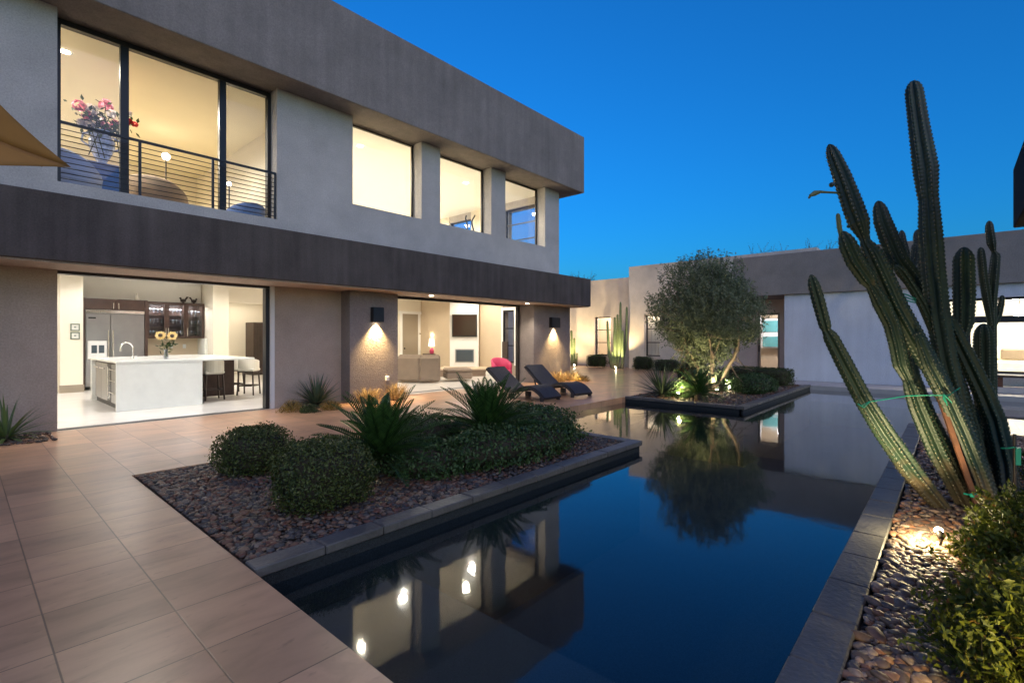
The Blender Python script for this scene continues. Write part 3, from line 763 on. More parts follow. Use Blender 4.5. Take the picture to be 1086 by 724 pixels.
# glazed wall cabinet
wc = thing('wall_cabinet', 'dark brown glazed wall cabinet full of drinking glasses', 'cabinet', (4.5, 18.2, 1.43))
b = MB(); b.box(3.76, 5.29, 18.40, 18.445, 1.43, 2.54); b.box(3.76, 5.29, 18.02, 18.40, 2.50, 2.54); b.box(3.76, 5.29, 18.02, 18.40, 1.43, 1.47)
for x in (3.76, 4.26, 4.77, 5.25): b.box(x, x+.04, 18.02, 18.40, 1.47, 2.50)
b.build('carcass', M['brown_wood'], wc)
for k, x in enumerate((3.80, 4.30, 4.81)):
    for z in (1.80, 2.12):
        MB().box(x+.005, x+.45, 18.06, 18.39, z, z+.012).build('shelf', M['glass_clear'], wc)
    fb = MB(); X0, X1 = (3.765, 4.275, 4.785)[k], (4.272, 4.782, 5.288)[k]
    fb.box(X0, X0+.065, 17.98, 18.012, 1.435, 2.535); fb.box(X1-.065, X1, 17.98, 18.012, 1.435, 2.535)
    fb.box(X0+.065, X1-.065, 17.98, 18.012, 1.435, 1.50); fb.box(X0+.065, X1-.065, 17.98, 18.012, 2.46, 2.535)
    d = fb.build('door', M['brown_wood'], wc)
    MB().box(X0+.065, X1-.065, 17.99, 17.996, 1.50, 2.46).build('pane', M['glass'], d)
    MB().tube([(X1-.03 if k == 0 else X0+.03, 17.96, 1.5), (X1-.03 if k == 0 else X0+.03, 17.96, 1.75)], .009, 8).build('handle', M['chrome'], d)
gm = MB().lathe([(.0, .0), (.03, .0), (.032, .004), (.006, .012), (.006, .075), (.035, .11), (.042, .16), (.034, .205), (.030, .205), (.037, .16), (.03, .115), (.0, .09)], (0, 0, 0), 12)
g0 = None
for k, x in enumerate((3.80, 4.30, 4.81)):
    for z in (1.471, 1.813, 2.133):
        for j in range(4):
            if g0 is None:
                g0 = gm.build('drinking_glass', M['glass_clear'])
                tag(g0, 'clear stemmed glass standing behind the doors of the glazed wall cabinet', 'glass', 'stemmed glasses in the wall cabinet'); o = g0
            else:
                o = g0.copy(); COL.objects.link(o)
            o.location = (x+.075+.10*j, 18.16, z); o.scale = (1, 1, 1.0 if k < 2 else .85)
lamp('AREA', 'cabinet_strip', (4.5, 18.1, 2.48), 12, (1, .95, .9), size=1.2, size_y=.05, shape='RECTANGLE')
# back counter
bc = thing('back_counter', 'white topped counter below the glazed wall cabinet', 'counter', (4.5, 18.0, 0))
MB().box(3.755, 5.29, 17.72, 18.44, .87, .91, bev=.004).build('countertop', M['quartz'], bc)
MB().box(3.755, 5.29, 17.76, 18.44, 0, .868).build('base_cabinet', M['brown_wood'], bc)
MB().box(5.22, 5.295, 17.7, 18.44, .912, 1.42).build('end_panel', M['quartz'], bc)
MB().box(3.755, 5.215, 18.40, 18.446, .912, 1.428).build('backsplash', M['int_wall2'], bc)
for px in (181.5, 195.5):
    c = aty(px, 367, 18.39)
    o = MB().box(c[0]-.045, c[0]+.045, 18.385, 18.399, c[2]-.065, c[2]+.065, bev=.004).build('wall_outlet', M['white_pl'])
    tag(o, 'white outlet plate on the backsplash below the glazed cabinet', 'outlet', 'outlet plates on the kitchen backsplash')
# ornaments on cabinet
def bird(x, y, z, s, m, label, flip=1):
    b = MB(); b.ball((x, y, z+.09*s), .07*s, 12, 8, 0, 1.3, .8, .9); b.ball((x+.085*s*flip, y, z+.17*s), .035*s, 10, 7)
    b.tube([(x+.05*s*flip, y, z+.11*s), (x+.085*s*flip, y, z+.16*s)], .028*s, 8)
    b.add([(x-.06*s*flip, y-.01, z+.08*s), (x-.17*s*flip, y, z+.23*s), (x-.10*s*flip, y, z+.24*s), (x-.04*s*flip, y+.01, z+.14*s)], [(0, 1, 2, 3), (3, 2, 1, 0)])
    b.add([(x+.115*s*flip, y-.01, z+.165*s), (x+.15*s*flip, y, z+.16*s), (x+.115*s*flip, y+.01, z+.175*s)], [(0, 1, 2)])
    b.box(x-.03*s, x+.03*s, y-.02*s, y+.02*s, z, z+.03*s)
    o = b.build('figurine', m, origin=(x, y, z)); tag(o, label, 'figurine', 'rooster figurines on the wall cabinet')
bird(4.76, 18.2, 2.542, .9, M['dark_wood'], 'dark rooster figurine on the glazed cabinet, the one facing left', -1)
bird(5.05, 18.2, 2.542, .85, M['dark_wood'], 'dark rooster figurine on the glazed cabinet, the one facing right', 1)
bird(4.90, 18.15, 2.542, .45, M['white_pl'], 'tiny white bird figurine between two dark roosters on the cabinet', 1)
o = MB().lathe([(0, 0), (.06, 0), (.07, .05), (.03, .12), (.02, .2), (.025, .22), (0, .22)], (3.55, 18.1, 2.552), 14).build('bottle', M['white_lea'])
tag(o, 'small cream bottle vase on top of the cabinet over the refrigerator', 'vase')
# pictures
def picture(px0, px1, py0, py1, Y, label, thick=.02, wide=.14):
    a = aty(px0, py0, Y); c = aty(px1, py1, Y); x0, x1, z1, z0 = a[0], c[0], a[2], c[2]
    t = thing('picture_frame', label, 'picture', ((x0+x1)/2, Y, z0)); f = wide*(x1-x0)
    b = MB(); b.box(x0, x0+f, Y-thick, Y-.002, z0, z1); b.box(x1-f, x1, Y-thick, Y-.002, z0, z1); b.box(x0+f, x1-f, Y-thick, Y-.002, z0, z0+f); b.box(x0+f, x1-f, Y-thick, Y-.002, z1-f, z1)
    b.build('frame', M['sage'] if wide < .2 else M['black'], t)
    p_ = MB(); p_.box(x0+f, x1-f, Y-thick*.5, Y-.002, z0+f, z1-f); p_.box((x0+x1)/2-f*.8, (x0+x1)/2+f*.8, Y-thick*.55, Y-thick*.5-.001, (z0+z1)/2-f*.5, (z0+z1)/2+f*.6, 1)
    p_.build('print', [M['paper'], M['ink']], t)
picture(74.5, 84.7, 343, 350.8, 17.40, 'small framed picture on the column, the upper of two')
picture(74.5, 84.7, 352, 359.7, 17.40, 'small framed picture on the column, the lower of two')
picture(62.0, 65.0, 341, 368, 19.5, 'tall narrow framed picture at the far left of the kitchen')
# stools
def stool(x, y, rz, label):
    t = thing('bar_stool', label, 'stool', (0, 0, 0), 'bar stools at the kitchen island')
    MB().box(-.21, .21, -.20, .20, .60, .68, bev=.03).build('seat', M['white_lea'], t)
    b = MB(); ang = np.linspace(-.25*pi, 1.25*pi, 22)
    outer = [(.245*cos(a), .225*sin(a)) for a in ang]; inner = [(.205*cos(a), .185*sin(a)) for a in ang]
    V = []; 
    for i, a in enumerate(ang):
        h = .93-.12*abs((a-pi/2)/(.75*pi))**2
        V += [(*outer[i], .64), (*outer[i], h), (*inner[i], h), (*inner[i], .64)]
    fs = []
    for i in range(len(ang)-1):
        for k in range(4): fs.append((4*i+k, 4*i+4+k, 4*i+4+(k+1) % 4, 4*i+(k+1) % 4))
    fs += [(0, 1, 2, 3), tuple(4*(len(ang)-1)+k for k in (3, 2, 1, 0))]
    b.add(V, fs, 0, False); b.build('backrest', M['white_lea'], t)
    for sx in (-1, 1):
        for sy in (-1, 1):
            MB().tube([(.17*sx, .16*sy, .61), (.20*sx, .19*sy, 0)], .02, 4).build('leg', M['dark_wood'], t)
    b = MB(); 
    for sx in (-1, 1): b.box(.185*sx-.012, .185*sx+.012, -.16, .16, .22, .25)
    for sy in (-1, 1): b.box(-.16, .16, .175*sy-.012, .175*sy+.012, .22, .25)
    b.box(-.19, .19, -.18, .18, .575, .60)
    b.build('footrest', M['dark_wood'], t)
    t.location = (x, y, 0); t.rotation_euler.z = rz
stool(3.98, 12.98, pi, 'cream bar stool under the island counter beside the white end panel')
stool(4.95, 13.42, pi*.75, 'cream bar stool outermost at the island, before the dark armoire')
stool(4.85, 14.15, pi*.5, 'cream bar stool half hidden behind the outermost stool')
# armoire in hall
am = thing('armoire', 'tall dark brown cabinet with slatted doors against the hall wall', 'cabinet', (8.0, 20.6, 0))
MB().box(7.62, 8.5, 20.2, 20.98, .12, 2.05).build('body', M['brown_wood'], am)
for x0, x1 in ((7.63, 8.05), (8.07, 8.49)):
    b = MB(); b.box(x0, x1, 20.165, 20.198, .5, 2.03, bev=.006)
    for k in range(6): b.box(x0+.04+.057*k, x0+.06+.057*k, 20.15, 20.164, .55, 1.98)
    b.build('door', M['dark_wood'], am)
MB().box(7.60, 8.52, 20.15, 20.98, 0, .118).build('plinth', M['dark_wood'], am)

# ================================================================== LIVING ROOM
# interior door & windows on the far wall
a = aty(426.5, 334, BY); c = aty(443, 376, BY)
dx0, dx1 = a[0], c[0]
b = MB(); b.box(dx0-.13, dx0, BY-.03, BY-.002, 0, 2.5); b.box(dx1, dx1+.13, BY-.03, BY-.002, 0, 2.5); b.box(dx0-.2, dx1+.2, BY-.045, BY-.002, 2.5, 2.62)
b.build('door_casing', M['int_white'], house)
d = MB().box(dx0, dx1, BY-.025, BY-.002, 0, 2.5, bev=.003).build('door', M['door_taupe'], house)
MB().ball((dx0+.09, BY-.06, .98), .035, 10, 7).build('handle', M['bronze'], d)
a = aty(461, 330, BY); c = aty(468.5, 376.5, BY)
window(a[0], c[0], BY-.07, .55, 2.65, fr=.05, trans=(1.25, 1.95), depth=.05)
MB().box(a[0]+.02, c[0]-.02, BY-.018, BY-.003, .57, 2.63).build('blind', M['ink'], house)
MB().box(a[0]-.35, c[0]+.1, BY-.07, BY-.002, 2.651, 2.76).build('window_lintel', M['dark_wood'], house)
# east wall window by the sliding leaf
windowx(13.96, 12.32, 12.90, .5, 2.48, house, fr=.05, trans=(1.15, 1.8), m=M['black'])
b = MB(); b.box(13.94, 13.978, 12.24, 12.32, .4, 2.6); b.box(13.94, 13.978, 12.90, 12.98, .4, 2.6); b.box(13.94, 13.978, 12.32, 12.90, 2.5, 2.6)
b.build('window_casing', M['int_white'], house)
# angled fireplace
P0 = at(477, 390, 19.6); P1 = at(507.5, 390, 19.6)
dv = (P1-P0)[:2]; wd = np.linalg.norm(dv); dv /= wd; nv = np.array((dv[1], -dv[0]))
if nv @ FW > 0: nv = -nv
def fpp(u, w): q = P0[:2]+dv*u+nv*w; return (q[0], q[1])
fp = thing('fireplace', 'white angled fireplace with wide taupe stone hearth', 'fireplace', ((P0[0]+P1[0])/2, (P0[1]+P1[1])/2, 0))
def zt(py): return H+(HY-py)/F*19.6
MB().prism([fpp(0, 0), fpp(wd, 0), fpp(wd, -.6), fpp(0, -.6)], .3, 3.19).build('chimney_breast', M['int_white'], fp)
MB().prism([fpp(-.25, 1.3), fpp(wd+.55, .9), fpp(wd+.55, -.5), fpp(-.25, -.6)], 0.001, .24).build('hearth', M['taupe'], fp)
MB().prism([fpp(-.3, 1.36), fpp(wd+.6, .96), fpp(wd+.6, -.5), fpp(-.3, -.6)], .242, .299).build('hearth_cap', M['int_wall2'], fp)
u0, u1 = (483-477)/30.5*wd, (502.7-477)/30.5*wd
MB().prism([fpp(u0, .02), fpp(u1, .02), fpp(u1, .002), fpp(u0, .002)], zt(384), zt(370.3)).build('firebox_frame', M['steel'], fp)
MB().prism([fpp(u0+.04, .03), fpp(u1-.04, .03), fpp(u1-.04, .021), fpp(u0+.04, .021)], zt(383), zt(371.3)).build('firebox', M['fire'], fp)
u0, u1 = (479.7-477)/30.5*wd, (506-477)/30.5*wd
tv = thing('television', 'dark flat television on the white chimney breast above the fire', 'television', (*fpp((u0+u1)/2, .05), zt(357)))
MB().prism([fpp(u0, .08), fpp(u1, .08), fpp(u1, .003), fpp(u0, .003)], zt(357), zt(333.5)).build('frame', M['black'], tv)
MB().prism([fpp(u0+.04, .088), fpp(u1-.04, .088), fpp(u1-.04, .081), fpp(u0+.04, .081)], zt(356), zt(334.4)).build('screen', M['screen'], tv)
# flank wall with niche right of the fireplace
q = at(519.5, 362, 18.5); q2 = at(528.5, 377, 18.5)
o = MB().box(13.93, 13.978, q2[1]-.05, q[1], .65, 1.3).build('niche', M['dark_wood'], house)
# sofa: back to the viewer
def sofa():
    t = thing('sofa', 'large taupe sectional sofa seen from behind in the living room', 'sofa', (10.2, 13.0, 0))
    A = np.array(ong(422, 405.5)[:2]); B_ = np.array((9.78, 12.66)); C_ = np.array(ong(467, 406)[:2])
    A = B_+(A-B_)*2.2
    def slab(P, Q, th, z0, z1, name, off=0.0):
        d = (Q-P)/np.linalg.norm(Q-P); n = np.array((-d[1], d[0])); 
        if n @ FW < 0: n = -n
        L_ = np.linalg.norm(Q-P); b = MB().box(0, L_, off, off+th, z0, z1, bev=.06)
        ang = math.atan2(d[1], d[0]); fl_ = 1 if (np.array((-d[1], d[0])) @ FW) > 0 else -1
        V = b.V[0]; V[:, 1] *= fl_; b.V[0] = rotz(V, ang)+np.array((P[0], P[1], 0))
        if fl_ < 0: b.Fc = [(a[:, ::-1], m, s_) for a, m, s_ in b.Fc]
        return b.build(name, M['taupe'], t)
    slab(A, B_, .28, .05, .84, 'backrest'); slab(B_, C_, .28, .05, .84, 'backrest')
    slab(A, B_+(A-B_)*.06, .9, .12, .46, 'seat', .29); slab(B_+(C_-B_)*.25, C_, .9, .12, .46, 'seat', .29)
    slab(A+(B_-A)*.5, B_, .2, .66, .90, 'cushion', .10); slab(B_+(C_-B_)*.05, C_, .2, .66, .90, 'cushion', .10)
sofa()
c = ong(477, 404.5)
t = thing('ottoman', 'low taupe ottoman beside the end of the sofa', 'ottoman', (c[0], c[1], 0))
MB().box(c[0]-.12, c[0]+.75, c[1]-.1, c[1]+.75, .08, .30, bev=.04, rot=-.55, c=(c[0], c[1], 0)).build('base', M['taupe'], t)
MB().box(c[0]-.12, c[0]+.75, c[1]-.1, c[1]+.75, .302, .43, bev=.05, rot=-.55, c=(c[0], c[1], 0)).build('cushion', M['taupe'], t)
# side table & lamp
tx, ty = aty(458.5, 370, 17.2)[0], 17.2
t = thing('side_table', 'small dark side table below the lit lamp in the living room', 'table', (tx, ty, 0))
MB().box(tx-.35, tx+.35, ty-.25, ty+.25, .70, .74, bev=.005).build('tabletop', M['dark_wood'], t)
for sx in (-1, 1):
    for sy in (-1, 1): MB().box(tx+.31*sx-.02, tx+.31*sx+.02, ty+.21*sy-.02, ty+.21*sy+.02, 0, .70).build('leg', M['dark_wood'], t)
t = thing('table_lamp', 'lit table lamp with white shade and red base on the side table', 'lamp', (tx, ty, .74))
MB().lathe([(0, 0), (.10, 0), (.11, .04), (.13, .14), (.06, .24), (.015, .28), (.015, .34)], (tx, ty, .741), 18).build('base', M['pink'], t)
MB().lathe([(.15, .33), (.17, .33), (.13, .66), (.12, .66)], (tx, ty, .741), 22).build('lamp_shade', M['glow_soft'], t)
lamp('POINT', 'bulb', (tx, ty-.0, 1.55), 5, (1, .82, .58), shadow_soft_size=.08)
c = aty(453.5, 354, BY-.1)
b = MB()
for k in range(26):
    d = np.array((random.gauss(0, .16), random.gauss(0, .03), random.gauss(0, .13))); e = np.array((random.gauss(0, 1), 0, random.gauss(0, 1))); e /= np.linalg.norm(e)
    f_ = np.array((e[2], .1, -e[0])); b.add([c+d-e*.07, c+d+f_*.035, c+d+e*.09, c+d-f_*.035], [(0, 1, 2, 3)])
b.box(c[0]-.05, c[0]+.05, BY-.10, BY-.003, c[2]-.2, c[2]-.05)
o = b.build('wall_plant', M['door_taupe'], origin=c); tag(o, 'small dried leaf ornament on the wall above the lit table lamp', 'ornament')
o = MB().box(0, .09, -.012, 0, 0, .13, bev=.003).build('light_switch', M['white_pl'], origin=aty(450, 366, BY-.002)); 
o.location = aty(449, 367, BY-.002); tag(o, 'white light switch plate on the far living room wall', 'switch')
# pink armchair
def armchair(loc, rz, s, m, label, legs=True, name='armchair'):
    t = thing(name, label, 'armchair', (0, 0, 0))
    MB().box(-.36, .36, -.34, .34, .22, .44, bev=.06).build('seat', m, t)
    ang = np.linspace(-.15*pi, 1.15*pi, 18); V = []; fs = []
    for i, a in enumerate(ang):
        h = .95-.32*abs((a-pi/2)/(.65*pi))**2.2
        for rr, hz in ((.42, .24), (.46, h-.03), (.43, h), (.37, h-.02), (.34, .30)): V.append((rr*cos(a), rr*sin(a), hz))
    for i in range(len(ang)-1):
        for k in range(5): fs.append((5*i+k, 5*i+5+k, 5*i+5+(k+1) % 5, 5*i+(k+1) % 5))
    fs += [tuple(range(5)), tuple(5*(len(ang)-1)+k for k in (4, 3, 2, 1, 0))]
    MB().add(V, fs, 0, True).build('backrest', m, t)
    for sx in (-1, 1):
        for sy in (-1, 1): MB().tube([(.26*sx, .24*sy, .24), (.30*sx, .28*sy, 0)], [.022, .014], 8).build('leg', M['dark_wood'], t)
    t.location = loc; t.rotation_euler.z = rz; t.scale = (s, s, s)
    return t
c = at(532, 398, 17.0)
armchair((c[0], c[1], 0), -.3, .80, M['pink'], 'pink tub armchair before the fireplace hearth')
c = at(524.5, 400, 16.6)
t = thing('pouf', 'round white pouf beside the pink armchair', 'pouf', (c[0], c[1], 0))
MB().lathe([(0, 0), (.24, .01), (.29, .12), (.30, .28), (.24, .39), (0, .41)], (c[0], c[1], 0), 22).build('cushion', M['white_lea'], t)
MB().lathe([(.295, .20), (.305, .21), (.295, .22)], (c[0], c[1], 0), 22).build('piping', M['trim'], t)
c = at(526, 377, 17.6)
b = MB(); b.lathe([(0, 0), (.07, 0), (.10, .1), (.05, .2), (0, .2)], (c[0]+.3, c[1], .30), 14); o = b.build('jar', M['dark_wood'], origin=(c[0]+.3, c[1], .30)); tag(o, 'small dark jar on the hearth behind the pink armchair', 'jar')

# interior lamps (recessed fittings)
def room_light(x, y, z, p, col, label, group, vis=True, spot=165, r=.075):
    ceiling_light(x, y, z, label, group, p, col, r, spot)
NEUT = (1, .96, .93)
KG = 'recessed lights in the kitchen ceiling'
WARM = (1, .90, .74)
for x in (.6, 2.6, 4.4):
    for y in (11.6, 14.0, 16.5):
        lamp('SPOT', 'kitchen_bulb', (x, y, 3.18), 44 if y < 12 else 28, NEUT, spot_size=R(160), spot_blend=.5, shadow_soft_size=.08)
lamp('SPOT', 'hall_bulb', (7.2, 19.6, 3.18), 45, WARM, spot_size=R(165), spot_blend=.5, shadow_soft_size=.08)
lamp('SPOT', 'hall_bulb', (6.6, 16.0, 3.18), 44, WARM, spot_size=R(165), spot_blend=.5, shadow_soft_size=.08)
lamp('SPOT', 'hall_bulb', (.6, 18.3, 3.18), 25, NEUT, spot_size=R(165), spot_blend=.5, shadow_soft_size=.08)
for x, y in ((8.6, 12.2), (10.8, 12.2), (12.8, 12.0), (9.5, 15.5), (12.0, 16.2), (13.0, 13.6)):
    lamp('SPOT', 'living_bulb', (x, y, 3.18), 44, WARM, spot_size=R(165), spot_blend=.5, shadow_soft_size=.08)
UG = 'recessed lights upstairs'
YEL = (1, .86, .62)
UPL = [(69, 55, 'recessed ceiling light upstairs behind the left leaf of the sliding door', 60), (382, 155, 'recessed ceiling light seen in the upstairs window nearest the sliding door', 60),
       (494, 194, 'recessed ceiling light seen in the middle upstairs window', 60)]
for px, py, lb, pw in UPL:
    v = (6.555-H)*F/(HY-py); c = at(px, py, v)
    ceiling_light(c[0], c[1], 6.558, lb, UG, pw, YEL, .085, 165, 'glow')
for x, y in ((2.4, 12.6), (1.6, 15.2), (-.6, 14.5)):
    lamp('SPOT', 'upstairs_bulb', (x, y, 6.54), 100, (1, .91, .76), spot_size=R(170), spot_blend=.4, shadow_soft_size=.1)
for x, y in ((6.6, 13.2), (9.4, 13.0), (12.2, 12.8), (7.0, 16.3), (10.0, 16.4), (12.6, 16.4)):
    lamp('SPOT', 'upstairs_bulb', (x, y, 6.54), 125, (1, .92, .76), spot_size=R(170), spot_blend=.4, shadow_soft_size=.1)

# ================================================================== UPSTAIRS FURNITURE
UF = 3.55
c = aty(108, 170, 11.9)
ct = thing('console_table', 'blue console table behind the upstairs railing under the flower vase', 'table', (c[0], 11.9, UF))
MB().box(c[0]-.5, c[0]+.35, 11.65, 12.15, 4.60, 4.66, bev=.01).build('tabletop', M['blue_fab'], ct)
MB().box(c[0]-.45, c[0]+.30, 11.70, 12.10, UF, 4.60).build('pedestal', M['blue_fab'], ct)
fv = thing('vase', 'blue and white china urn vase behind the upstairs railing', 'vase', (c[0], 11.9, 4.66))
MB().lathe([(0, 0), (.11, 0), (.12, .03), (.07, .07), (.12, .16), (.19, .34), (.20, .46), (.15, .54), (.13, .6), (.17, .64), (.15, .64), (.1, .58), (0, .5)], (c[0], 11.9, 4.661), 24).build('body', M['china'], fv)
for s_ in (-1, 1): MB().tube([(c[0]+s_*.18, 11.9, 4.98), (c[0]+s_*.29, 11.9, 5.06), (c[0]+s_*.27, 11.9, 5.2), (c[0]+s_*.15, 11.9, 5.24)], .018, 8).build('handle', M['china'], fv)
bq = thing('bouquet', 'large pink, white and red flower bouquet in the upstairs urn', 'flowers', (c[0], 11.9, 5.2))
b = MB(); g_ = random.Random(4)
heads = []
for px, py, r, m_ in ((84, 112, .12, 0), (112, 112, .14, 0), (98, 116, .12, 2), (104, 125, .13, 2), (92, 122, .10, 0), (118, 121, .10, 2), (95, 133, .11, 2), (137, 129, .07, 1), (143, 132, .07, 1), (122, 132, .1, 0), (86, 130, .08, 2), (112, 134, .1, 0), (138, 121, .06, 2)):
    hc = aty(px, py, 11.9+g_.uniform(-.25, .2)); heads.append(hc)
    for k in range(26):
        d = np.array((g_.gauss(0, 1), g_.gauss(0, 1), g_.gauss(0, 1))); d /= np.linalg.norm(d); e = np.cross(d, (.2, .5, .84)); e /= np.linalg.norm(e); f_ = np.cross(d, e)
        p_ = hc+d*r*.7; b.add([p_-e*r*.4, p_+f_*r*.4+d*r*.15, p_+e*r*.4, p_-f_*r*.4], [(0, 1, 2, 3)], m_)
b.build('flower_head', [M['petal_pink'], M['petal_red'], M['petal_white']], bq)
b = MB()
for hc in heads: b.tube([(c[0], 11.9, 5.22), ((c[0]+hc[0])/2, 11.9, (5.3+hc[2])/2), hc], .008, 5)
for k in range(230):
    hc = heads[k % len(heads)]; p_ = np.array((c[0], 11.9, 5.25))+(hc-np.array((c[0], 11.9, 5.25)))*g_.uniform(.1, 1)+np.array([g_.gauss(0, .1) for _ in range(3)])
    d = np.array([g_.gauss(0, 1) for _ in range(3)]); d /= np.linalg.norm(d); e = np.cross(d, (.3, .2, .9)); e /= np.linalg.norm(e)
    b.add([p_-d*.05, p_+e*.03, p_+d*.07, p_-e*.03], [(0, 1, 2, 3)])
for k in range(5):
    x = c[0]+g_.uniform(-.35, .3); b.tube([(c[0], 11.85, 5.25), (x, 11.7, 5.2), (x+g_.uniform(-.15, .1), 11.65, 4.75)], .008, 5)
b.build('foliage', M['hedge'], bq)
q = aty(88, 168, 11.3); armchair((q[0]-.22, 11.3, UF), 2.3, 1.08, M['blueshade'], 'blue shaded white tub chair behind the left end of the railing')
q = aty(150, 180, 13.2); armchair((q[0]+.2, 13.0, UF), 2.6, 1.35, M['taupe'], 'tan armchair upstairs beyond the middle of the railing')
q = aty(258, 215, 12.2); armchair((q[0], 12.2, UF), 3.6, 1.0, M['blue_fab'], 'blue tinted armchair upstairs behind the right end of the railing')  # blue reflected by the door glass is put into its fabric
q = aty(172, 200, 12.4)
t = thing('side_table', 'low dark wooden table upstairs behind the railing', 'table', (q[0], 12.4, UF))
MB().box(q[0]-.5, q[0]+.5, 12.1, 12.6, UF+.50, UF+.56, bev=.01).build('tabletop', M['stake'], t)
for sx in (-1, 1):
    for sy in (-1, 1): MB().box(q[0]+.45*sx-.025, q[0]+.45*sx+.025, 12.35+.21*sy-.025, 12.35+.21*sy+.025, UF, UF+.50).build('leg', M['stake'], t)
q = aty(176, 166, 14.5)
t = thing('floor_lamp', 'lit floor lamp glowing in the upstairs room behind the railing', 'lamp', (q[0], 14.5, UF))
MB().lathe([(0, 0), (.16, 0), (.16, .03), (.015, .05), (.015, q[2]-UF-.05)], (q[0], 14.5, UF), 16).build('stand', M['bronze'], t)
MB().ball((q[0], 14.5, q[2]), .09, 14, 9).build('bulb', M['glow_mid'], t)
q = aty(243, 195, 13.6)
t = thing('table_lamp', 'small lit bulb lamp upstairs near the right leaf of the door', 'lamp', (q[0], 13.6, UF))
MB().lathe([(0, 0), (.12, 0), (.12, .03), (.015, .05), (.015, q[2]-UF-.04)], (q[0], 13.6, UF), 16).build('stand', M['bronze'], t)
MB().ball((q[0], 13.6, q[2]), .05, 12, 8).build('bulb', M['glow'], t)
# squiggle sculpture behind window 2, on a tall plinth
q = aty(498, 243, 14.2)
t = thing('sculpture', 'two dark wavy upright rods of a sculpture in the middle upstairs window', 'sculpture', (q[0], 14.2, UF))
MB().box(q[0]-.3, q[0]+.3, 14.0, 14.4, UF, q[2]-.12, bev=.01).build('plinth', M['int_white'], t)
for k, dx in enumerate((-.2, .14)):
    zz = np.linspace(0, .62+.1*k, 16)
    MB().tube([(q[0]+dx+.07*sin(z*9+k)+z*.12, 14.2, q[2]-.12+z) for z in zz], .03, 8).build('rod', M['black'], t)

# ================================================================== COURTYARD BUILDINGS
def house_box(b, x0, x1, y0, y1, z0, z1): b.box(x0, x1, y0, y1, z0, z1)
cb = thing('courtyard_building', 'beige single storey stucco building with two small black windows across the patio', 'building', (21.5, 10, 0))
XM = 21.0
wy0, wy1 = 9.80, 10.58     # mid window
b = MB(); D = .35
b.box(XM, XM+D, wy1, 11.35, 0, 4.77); b.box(XM, XM+D, 5.75, wy0, 0, 4.77); b.box(XM, XM+D, wy0, wy1, 0, .60); b.box(XM, XM+D, wy0, wy1, 2.49, 4.77)
b.box(XM, XM+D, 3.72, 4.95, 0, 4.77); b.box(XM, XM+D, 4.95, 5.75, 2.42, 4.77); b.box(XM+D, 27, 11.0, 11.35, 0, 4.77); b.box(XM+D, 27, 3.72, 4.0, 0, 4.77)
b.box(26.7, 27, 4.0, 11.0, 0, 4.77); b.box(XM+D, 26.7, 4.0, 11.0, 4.2, 4.4)
b.build('wall', M['wing'], cb)
windowx(XM+.22, wy0+.002, wy1-.002, .602, 2.488, cb, fr=.05, trans=(1.23, 1.86), m=M['black'])
MB().box(XM-.04, XM+.2, wy0-.02, wy1+.02, .52, .598).build('window_sill', M['wing'], cb)
b = MB(); 
for k in range(9): b.box(XM+.52, XM+.55, 9.45+k*.17, 9.60+k*.17, .3, 2.8)
b.box(XM+.55, XM+.56, 9.4, 11.0, .3, 2.8)
b.build('curtain', M['int_wall'], cb)
# left wing
XL = 22.0
ly0, ly1 = 12.90, 13.86
b = MB(); b.box(XL, XL+D, 11.35, ly0, 0, 4.42); b.box(XL, XL+D, ly1, 22, 0, 4.42); b.box(XL, XL+D, ly0, ly1, 0, .55); b.box(XL, XL+D, ly0, ly1, 2.52, 4.42)
b.box(XL+D, 27, 21.7, 22, 0, 4.42); b.box(26.7, 27, 11.36, 21.7, 0, 4.42); b.box(XL+D, 26.7, 11.36, 21.7, 4.0, 4.2)
b.build('wall', M['wing'], cb)
windowx(XL+.15, ly0+.002, ly1-.002, .552, 2.518, cb, fr=.05, trans=(1.2, 1.85), m=M['black'])
MB().box(24.5, 24.6, 11.4, 17, 0, 4).build('wall', M['int_wall2'], cb)
b = MB(); b.box(24.44, 24.498, 13.3, 14.3, 1.2, 2.1); b.box(24.43, 24.439, 13.45, 14.15, 1.35, 1.95, 1)
o = b.build('picture_frame', [M['paper'], M['ink']]); tag(o, 'framed grey print on the wall inside the left courtyard window', 'picture')
lamp('POINT', 'window_bulb', (23.5, 13.2, 3.2), 160, WARM, shadow_soft_size=.2)
lamp('POINT', 'window_bulb', (21.45, 10.2, 2.72), 30, WARM, shadow_soft_size=.05)
lamp('POINT', 'window_bulb', (24.0, 9.0, 3.2), 60, WARM, shadow_soft_size=.2)
lamp('POINT', 'window_bulb', (22.6, 5.2, 2.2), 40, NEUT, shadow_soft_size=.2)
# glass door in recess
b = MB(); b.box(XM+.1, XM+.18, 4.952, 5.04, 0, 2.418); b.box(XM+.1, XM+.18, 5.66, 5.748, 0, 2.418); b.box(XM+.1, XM+.18, 5.04, 5.66, 2.33, 2.418); b.box(XM+.1, XM+.18, 5.04, 5.66, 0, .14)
d = b.build('door', M['door_taupe'], cb); MB().box(XM+.135, XM+.145, 5.04, 5.66, .14, 2.33).build('pane', M['glass'], d)
MB().box(XM+.06, XM+.098, 5.68, 5.72, .9, 1.15).build('handle', M['black'], d)
b = MB(); b.box(24.3, 24.4, 4.0, 7.5, 0, 4.0); b.build('wall', M['int_wall2'], cb)
b = MB(); b.box(23.9, 24.2, 5.6, 6.9, 1.0, 2.3, 0); b.box(23.85, 23.899, 5.7, 6.3, 1.05, 1.5, 1); b.box(23.85, 23.899, 5.7, 6.3, 1.7, 2.2, 1)
